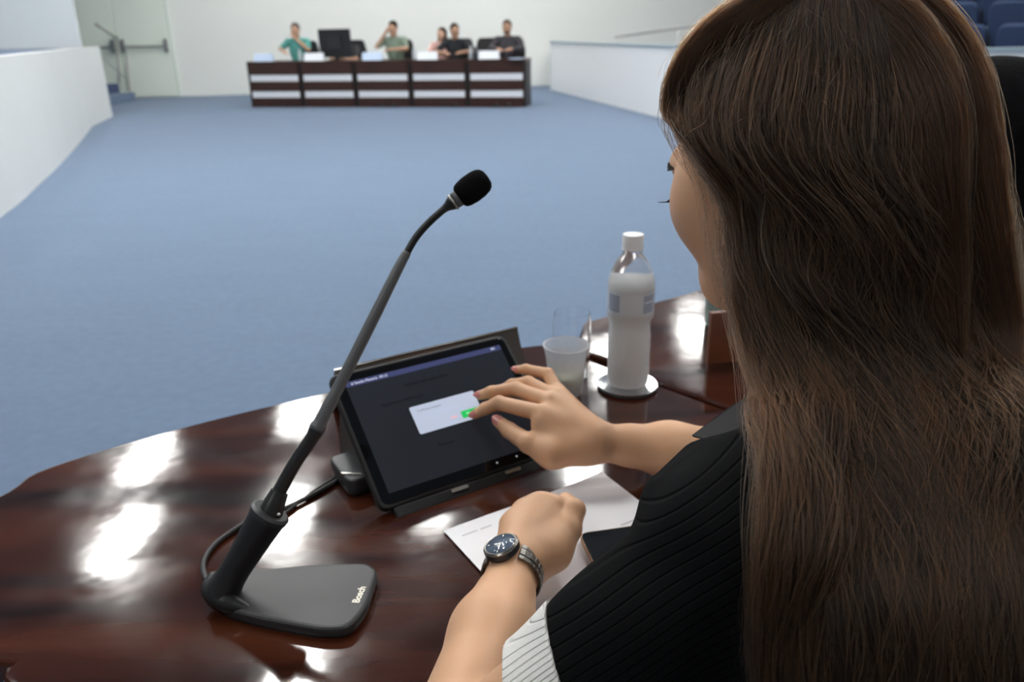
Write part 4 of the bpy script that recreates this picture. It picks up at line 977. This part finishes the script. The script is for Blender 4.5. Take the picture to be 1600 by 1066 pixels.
def sm(x, a, b): q = np.clip((x - a) / (b - a), 0, 1); return q * q * (3 - 2 * q)
tface0, tface1 = tyi(70), tyi(190)
def main_strands(n, seed=1, nc=300, loose=.25, rbase=.90):
    g = np.random.default_rng(seed)
    cph = g.uniform(0, 2 * PI, nc); ct0 = g.uniform(0, 1, nc) ** 1.4 * tyi(330); crd = g.uniform(0, 1, nc); cwl = g.uniform(.85, 1.18, nc); cshf = g.normal(0, .13, nc); cpz = g.normal(0, .5, nc); ctone = g.uniform(0, 1, nc)
    ci_ = g.integers(0, nc, n); G = lambda a: a[ci_][:, None]; free = (g.uniform(0, 1, n) < loose)[:, None]
    s = np.linspace(0, 1, K)[None]; t0 = np.clip(G(ct0) + g.normal(0, .03, n)[:, None], .004, tyi(360)); tend = g.uniform(.84, 1.0, n)[:, None]; t = t0 + (tend - t0) * s
    y = np.interp(t.ravel(), np.linspace(0, 1, 400), LY).reshape(t.shape)
    ph0 = G(cph); a_ = g.uniform(0, 2 * PI, n)[:, None]; rr = np.sqrt(g.uniform(0, 1, n))[:, None] * np.where(free, 1.7, 1.0)
    W = .115 * (1 - .58 * sm(y, 150, 520) * np.where(free, .3, 1)) * (1 - .15 * sm(y, 700, 1300))
    ph = (ph0 + rr * np.cos(a_) * W) % (2 * PI)
    fz0 = R(112); fz1 = R(176) + R(14) * sm(y, 150, 225) * (1 - sm(y, 420, 520)); tgt = np.where(ph0 % (2 * PI) < R(148), fz0 - .1 * rr, fz1 + .1 * rr); inz = (ph > fz0) & (ph < fz1); ph = np.where(inz, ph + (tgt - ph) * sm(t, tface0, tface1), ph)
    phase = 1.8 * np.sin(2.0 * ph0 + .6) + G(cpz) + g.normal(0, .15, n)[:, None]
    amp = sm(y, 40, 380) * (1 - .62 * sm(y, 600, 900)); arg = y / 175 * 2 * PI * .66 * G(cwl) + phase
    ph = ph + .135 * amp * np.sin(arg) + G(cshf) * sm(y, 150, 900) + .010 * np.sin(y / 45 + g.uniform(0, 6, n)[:, None]) * sm(y, 60, 400) + .016 * g.normal(0, 1, n)[:, None] * sm(y, 0, 300)
    r = rbase + .125 * G(crd) * (.3 + .7 * sm(y, 0, 260)) + .055 * rr * np.sin(a_) * (1 - .3 * sm(y, 150, 520)) + .065 * amp * np.sin(arg + 1.5) + .010 * g.normal(0, 1, n)[:, None]
    return loft(t, ph, r), ph0[:, 0] % (2 * PI), ctone[ci_]
bodyfn = [q for q in headP[:2]] + shirtP
def push(P, m_=.006):
    sh = P.shape; jit = np.repeat(RNG.random(sh[0]), sh[1]); Pf = P.reshape(-1, 3).copy()
    for it in range(2):
        for (fn_, mm) in ((f_shirt0, m_), (lambda P: sdf(headP[:3], P), .004)):
            d = np.concatenate([fn_(Pf[i:i + 400000].astype(np.float32)) for i in range(0, len(Pf), 400000)]); ix = np.where(d < mm)[0]
            if len(ix):
                Gd = grad(fn_, Pf[ix]); Gd /= np.linalg.norm(Gd, axis=1)[:, None] + 1e-6; amt = (mm + (.012 if mm > .005 else .004) * jit[ix] - d[ix]) if it == 0 else (mm - d[ix]); Pf[ix] += Gd * np.clip(amt, 0, .06)[:, None]
    Q_ = Pf.reshape(sh); k_ = Q_.copy()
    for _ in range(3): k_[:, 1:-1] = (k_[:, :-2] + k_[:, 1:-1] * 2 + k_[:, 2:]) / 4
    mv = np.linalg.norm(Q_ - P, axis=2).max(1) > .001; Q_[mv] = k_[mv]; return Q_
hw = thing('x', (0, 0, 0), None, None); bpy.data.objects.remove(hw)
hcore = link_mesh('hair', nv, fq, M_CORE, woman, True); hcore['label'] = 'long wavy brown hair, half tied back'; hcore.matrix_parent_inverse = body.matrix_parent_inverse
P, p0_, tone = main_strands(30000, seed=3, nc=340, loose=.18, rbase=.855); P = push(P)
lite = (((p0_ > R(300)) | (p0_ < R(60))) & (tone > .25)) | (tone > .88); mid_ = (tone > .45) & ~lite
strands('hair_strands', P[~lite & ~mid_], .00024, M_H1, hcore); strands('hair_strands', P[mid_], .00024, M_HM, hcore); strands('hair_strands', P[lite], .00024, M_H2, hcore)
P, p0_, tone = main_strands(2600, seed=9, nc=1100, loose=.5, rbase=.91); P = push(P, .010)
strands('light_strands', P, .00026, hair_mat('highlight_hair', (.012, .0055, .0026), (.12, .055, .024)), hcore)
# flyaways
g = np.random.default_rng(11); n = 1800; ph0 = g.uniform(PI * .9, PI * 2.15, n); t0 = g.uniform(0.10, .75, n); ln = g.uniform(.05, .22, n); s = np.linspace(0, 1, 14)[None]
t = t0[:, None] + ln[:, None] * s; ph = ph0[:, None] + g.normal(0, .13, n)[:, None] * s + g.normal(0, .05, n)[:, None] * np.sin(s * PI * g.uniform(.7, 2.0, n)[:, None]); r = 1.0 + g.uniform(.02, .13, n)[:, None] * np.sin(s * PI * g.uniform(.45, 1.0, n)[:, None]) + .02
strands('flyaway_strands', loft(t, ph, r), .00011, M_H2, hcore)
# swept-back bands over the darker under-layer
bvh = BVHTree.FromPolygons([tuple(v) for v in loft(gt, gp, 1.0).reshape(-1, 3)], fq)
def onhair(px, py, off):
    d = Vector(ray(px, py)); h = bvh.ray_cast(Vector((0, 0, CZ)), d.normalized())
    if h[0] is None: 
        h = bvh.find_nearest(Vector(dep(px, py, .56)))
    return np.array(h[0]) + (np.array(h[1]) if h[1].dot(d) < 0 else -np.array(h[1])) * off
def bundle(pts, width, n, off, seed, twist=2.2, lift=.010, tail=0):
    g = np.random.default_rng(seed); C = np.array([onhair(x, y, off) for x, y in pts]); C = spline(C, 40)
    T_ = np.gradient(C, axis=0); T_ /= np.linalg.norm(T_, axis=1)[:, None]; v = C - np.array([0, 0, CZ]); v /= np.linalg.norm(v, axis=1)[:, None]
    S_ = np.cross(T_, v); S_ /= np.linalg.norm(S_, axis=1)[:, None]; U_ = np.cross(S_, T_)
    a = g.uniform(0, 2 * PI, n); rr = np.sqrt(g.uniform(0, 1, n)); q = np.linspace(0, 1, 40); W = np.interp(q, np.linspace(0, 1, len(width)), width)
    an = a[:, None] + twist * q[None] ; X_ = (rr[:, None] * np.cos(an)) * W; Z_ = rr[:, None] * np.sin(an) * np.minimum(W * .55, lift)
    X_ = X_ + g.normal(0, .0012, n)[:, None] + .0012 * np.sin(q * 14 + g.uniform(0, 6, n)[:, None])
    P = C[None] + S_[None] * X_[..., None] + U_[None] * Z_[..., None]
    return P
b1 = bundle([(1092, 226), (1074, 196), (1064, 165), (1082, 115), (1120, 68), (1172, 32), (1225, 6), (1275, -12), (1300, -22)], [.0015, .005, .010, .013, .014, .013, .012, .010], 2600, .004, 21)
strands('swept_back_lock', b1, .00024, M_H2, hcore)
b2 = np.concatenate([bundle([(1298, -40), (1335, 0), (1378, 55), (1410, 120), (1432, 200), (1440, 300), (1468, 420), (1490, 560)], [.010, .018, .026, .030, .030, .026, .016, .005], 1500, .0005, 22, .8, .004),
                     bundle([(1310, -40), (1370, -10), (1418, 38), (1452, 95), (1474, 165), (1490, 260), (1512, 380), (1548, 520), (1570, 640)], [.010, .018, .024, .028, .030, .030, .026, .018, .006], 1900, .0005, 23, .8, .004)])
strands('back_lock', b2, .00024, M_H2, hcore)
for o in hcore.children: o.matrix_parent_inverse = Matrix()

# ================================================================== OTHER PEOPLE AND CHAIRS
M_CH = mat('chair_black', (.012, .012, .014), .6)
def chair_proto():
    t = thing('office_chair', (0, 0, 0), 'x', 'chair')
    def up(poly, th, tilt, c, bev=.02):
        mb = MB().prism(poly, -th / 2, th / 2, bev); Mx = Matrix.Rotation(R(90) + tilt, 4, 'X'); mb.v = [tuple((Mx @ Vector(v)) + Vector(c)) for v in mb.v]; return mb
    MB().prism(round_poly([(-.25, -.23), (.25, -.23), (.25, .25), (-.25, .25)], .08, 6), .43, .51, .03).build('seat', M_CH, t, auto=25)
    up(round_poly([(-.23, 0), (.23, 0), (.26, .35), (.20, .58), (-.20, .58), (-.26, .35)], .07, 5), .07, R(6), (0, -.27, .56), .025).build('backrest', M_CH, t, auto=25)
    MB().tube([(0, 0, .10), (0, 0, .44)], .03).build('column', M_CH, t, smooth=True); MB().tube([(0, -.1, .42), (0, -.27, .46), (0, -.30, .70)], .022).build('back_bar', M_CH, t, smooth=True)
    for s in (-1, 1): MB().tube([(s * .26, -.15, .46), (s * .31, -.12, .66), (s * .31, .12, .67), (s * .27, .14, .46)], .018).build('armrest', M_CH, t, smooth=True)
    for k in range(5):
        a = 2 * PI * k / 5; lg = MB().tube([(0, 0, .11), (.28 * math.cos(a), .28 * math.sin(a), .07)], [.03, .018]).build('leg', M_CH, t, smooth=True)
        MB().lathe([(.001, -.012), (.028, -.012), (.03, 0), (.028, .012), (.001, .012)], (.29 * math.cos(a), .29 * math.sin(a), .031), 14, M=Matrix.Rotation(a, 4, 'Z') @ Matrix.Rotation(R(90), 4, 'Y')).build('castor', M_CH, lg)
    return t
chp = chair_proto(); ch_first = [True]
def chair(loc, rz, label, group=None):
    if ch_first[0]:
        ch_first[0] = False; chp.location = tuple(loc); chp.rotation_euler = (0, 0, rz); chp['label'] = label
        if group: chp['group'] = group
        return chp
    return dup(chp, loc, rz, label, group)
def seated(label, loc, rz, shirt, skin, hairc, head_turn=0, head_down=0, dz=0, hands=None, long_hair=0, lean=.03, shade='plain', h=.012, beard=False, grey=0, group=None, sc=1.0, trousers=(.02, .022, .03)):
    t = thing('person', loc, label, 'person', group, rz)
    ms = mat('skin_%.2f_%.2f' % (skin[0], skin[1]), skin, .5); mt = mat('cloth_%.3f_%.3f_%.3f' % tuple(shirt), shirt, .8, noise=(9, .12)); mh = mat('hair_%.3f_%.3f' % tuple(hairc[:2]), hairc, .85, spec=.06, noise=(60, .25), bump=(140, .6, .002))
    V3 = lambda x, y, z: A3(x, y, z + dz) * sc if z > .2 else A3(x, y, z) * sc
    pel = V3(0, 0, .56); chest = V3(0, lean * .6, .86); nb_ = V3(0, lean, 1.06); hc = V3(0, lean + .035 + .05 * math.sin(head_down), 1.215)
    f_ = A3(-math.sin(head_turn) * math.cos(head_down), math.cos(head_turn) * math.cos(head_down), -math.sin(head_down)); u_ = A3(0, 0, 1) - f_ * f_[2]; u_ /= np.linalg.norm(u_); l_ = np.cross(u_, f_)
    HH = lambda f, l, u: hc + f_ * f + l_ * l + u_ * u; HMm = np.array([f_, l_, u_])
    shs = [V3(s * .185, lean, 1.00) for s in (-1, 1)]
    hands = hands or [((-.24, .22, .83), (-.08, .42, .83)), ((.24, .22, .83), (.08, .42, .83))]
    sk = person_head(HH, HMm, sc * 1.0) + [cap(nb_ + A3(0, 0, -.03), HH(-.015, 0, -.06), .058 * sc, .052 * sc, .02), ell(chest, A3(.15, .09, .2) * sc, None, .02)]
    cl = [ell(chest, A3(.178, .118, .215) * sc, None, .04), cap(pel, V3(0, lean * .3, .75), .135 * sc, .13 * sc, .05), cap(shs[0], nb_ + A3(0, 0, -.04), .058 * sc, .06 * sc, .03), cap(shs[1], nb_ + A3(0, 0, -.04), .058 * sc, .06 * sc, .03)]
    hn = []
    for (e0, w0), s_ in zip(hands, shs):
        e_ = V3(*e0); w_ = V3(*w0); sk += [cap(s_, e_, .040 * sc, .036 * sc, .01), cap(e_, w_, .036 * sc, .024 * sc, .01)]
        dv_ = (w_ - e_) / np.linalg.norm(w_ - e_); sd_ = np.cross(dv_, A3(0, 0, 1)); sd_ /= np.linalg.norm(sd_) + 1e-6
        sk += [cap(w_, w_ + dv_ * .06 * sc, .024 * sc, .028 * sc, .015)]
        for k in range(4):
            a = w_ + dv_ * .075 * sc + sd_ * (k - 1.5) * .018 * sc; b = a + dv_ * .035 * sc - np.cross(sd_, dv_) * .006; sk.append(grp([cap(a, b, .0095 * sc, .0088 * sc, .003), cap(b, b + dv_ * .022 * sc - np.cross(sd_, dv_) * .014 * sc, .0088 * sc, .0075 * sc, .003)], .004))
        sk.append(grp([cap(w_ + dv_ * .03 * sc - sd_ * .02 * sc, w_ + dv_ * .065 * sc - sd_ * .042 * sc, .012 * sc, .009 * sc, .004)], .005))
        k_ = .62 if shade != 'long' else 1.55
        if k_ < 1: cl.append(cap(s_, s_ + (e_ - s_) * k_ * 1.2, .062 * sc, .056 * sc, .03))
        else: cl += [cap(s_, e_, .062 * sc, .052 * sc, .03), cap(e_, e_ + (w_ - e_) * .85, .052 * sc, .038 * sc, .02)]
    legs = []; 
    for s in (-1, 1):
        hp = V3(s * .09, .02, .54); kn = A3(s * .11, .44, .50 + dz) * sc; an = A3(s * .11, .46, .10) * sc; legs += [cap(hp, kn, .085 * sc, .065 * sc, .03), cap(kn, an, .06 * sc, .045 * sc, .02)]
        sk.append(cap(kn, an, .045 * sc, .035 * sc, .01))
    fine = h if h < .01 else .009
    blob('body', sk, fine, ms, t); blob('shirt', cl, h, mt, t); blob('trousers', legs + [cap(pel, pel + A3(0, 0, .01), .14 * sc, .14 * sc, .03)], .014, mat('trousers_dark', trousers, .8), t)
    for s in (-1, 1): blob('shoe', [cap(A3(s * .11, .44, .05) * sc, A3(s * .11, .62, .04) * sc, .045, .035, .02)], .012, mat('black_shoe', (.01, .01, .01), .35), t)
    hp_ = [ell(HH(-.022, 0, .030), A3(.096, .082, .092) * sc, HMm, .02), ell(HH(.115, 0, -.045), A3(.075, .085, .085) * sc, HMm, .012, True)]
    if long_hair: hp_ += [cap(HH(-.06, 0, .0), V3(0, lean - .10, 1.21 - long_hair), .085 * sc, .06 * sc, .03), cap(HH(-.03, .05, .0), HH(-.03, .07, -.05) + A3(0, 0, -long_hair * .7), .045 * sc, .035 * sc, .02), cap(HH(-.03, -.05, .0), HH(-.03, -.07, -.05) + A3(0, 0, -long_hair * .7), .045 * sc, .035 * sc, .02)]
    blob('hair', hp_, h * .8, mh, t)
    if beard: blob('beard', [ell(HH(.055, 0, -.088), A3(.048, .056, .036) * sc, HMm, .01), ell(HH(.10, 0, -.070), A3(.02, .024, .010) * sc, HMm, .004, True)], .006, mh, t)
    for s in (-1, 1):
        MB().lathe([(.0005, -.0025), (.0045, -.0015), (.0045, .0008), (.0005, .002)], tuple(HH(.0925 * sc, .032 * s * sc, -.021 * sc)), 10, M=Matrix((Vector(l_), Vector(u_), Vector(f_))).transposed().to_4x4()).build('eye', mat('eye_dark', (.01, .008, .007), .2), t)
    return t
SKA, SKB, SKC = (.42, .235, .15), (.50, .29, .19), (.58, .36, .26)
def spot(px, off): return fpx(px, off, 0)
fz = faz + PI
def at_desk(px, off, **k): return spot(px, off)
seated('person in a teal shirt resting chin on one hand at the leftmost far desk', spot(456, .66), fz, (.09, .33, .29), SKB, (.10, .09, .085), .15, .1, .12, hands=[((-.26, .16, .86), (-.04, .16, 1.05)), ((.30, .14, .88), (.16, .30, .84))], sc=1.0)
seated('person hidden behind the dark monitor with only dark hair showing', spot(532, .78), fz, (.03, .03, .035), SKB, (.015, .012, .012), 0, .5, -.02)
seated('person in a grey-green shirt holding a phone to the ear at the middle far desk', spot(613, .64), fz, (.20, .26, .20), SKB, (.012, .010, .010), -.1, .15, .12, hands=[((-.27, .20, .86), (-.05, .36, .85)), ((.30, .14, .90), (.12, .10, 1.15))])
seated('woman in a pale pink top seated behind the man in the black shirt', spot(676, 1.15), fz, (.72, .45, .40), SKC, (.05, .035, .028), -.2, .05, .10, sc=.93, long_hair=.10)
seated('man in a black shirt leaning on the second far desk from the right', spot(708, .64), fz, (.012, .014, .018), SKA, (.02, .015, .013), .35, .1, .06, hands=[((-.32, .20, .86), (-.20, .40, .85)), ((.32, .20, .86), (.10, .42, .84))])
seated('bearded man in a dark grey jacket at the rightmost far desk', spot(787, .62), fz, (.045, .042, .050), SKA, (.06, .045, .035), .05, .05, .10, shade='long', beard=True, hands=[((-.28, .14, .86), (-.12, .32, .85)), ((.28, .14, .86), (.12, .32, .85))])
# lilac shirt front of the jacket
g6 = 'black office chairs at the far desks'
for px, off, lb in ((456, .70, 'black office chair under the person in teal'), (531, .82, 'black office chair behind the dark monitor'), (613, .68, 'black office chair under the person in grey-green'), (676, 1.19, 'black office chair under the woman in pink'),
                    (708, .68, 'black office chair under the man in black'), (751, 1.15, 'empty black office chair left of the man in the grey jacket'), (787, .66, 'black office chair under the man in the grey jacket')):
    p = spot(px, off); chair((p[0], p[1], 0), fz + (.3 if px == 751 else 0), lb, g6)
chair((.455, .27, 0), math.atan2(.6, .8), 'black office chair under the woman with brown hair')
# neighbour at the adjoining desk
nb_l = (.765, .985)
seated('person with long black hair at the adjoining desk, cut off by the picture edge', (nb_l[0], nb_l[1], 0), R(45), (.55, .62, .70), (.40, .20, .13), (.006, .006, .007), R(5), .45, -.135, h=.007, long_hair=.05, lean=.12,
       hands=[((-.26, .25, .80), (-.10, .42, .82)), ((.26, .25, .80), (.06, .42, .82))])
chair((nb_l[0] - .02, nb_l[1] - .02, 0), R(45), 'black office chair under the person with black hair')
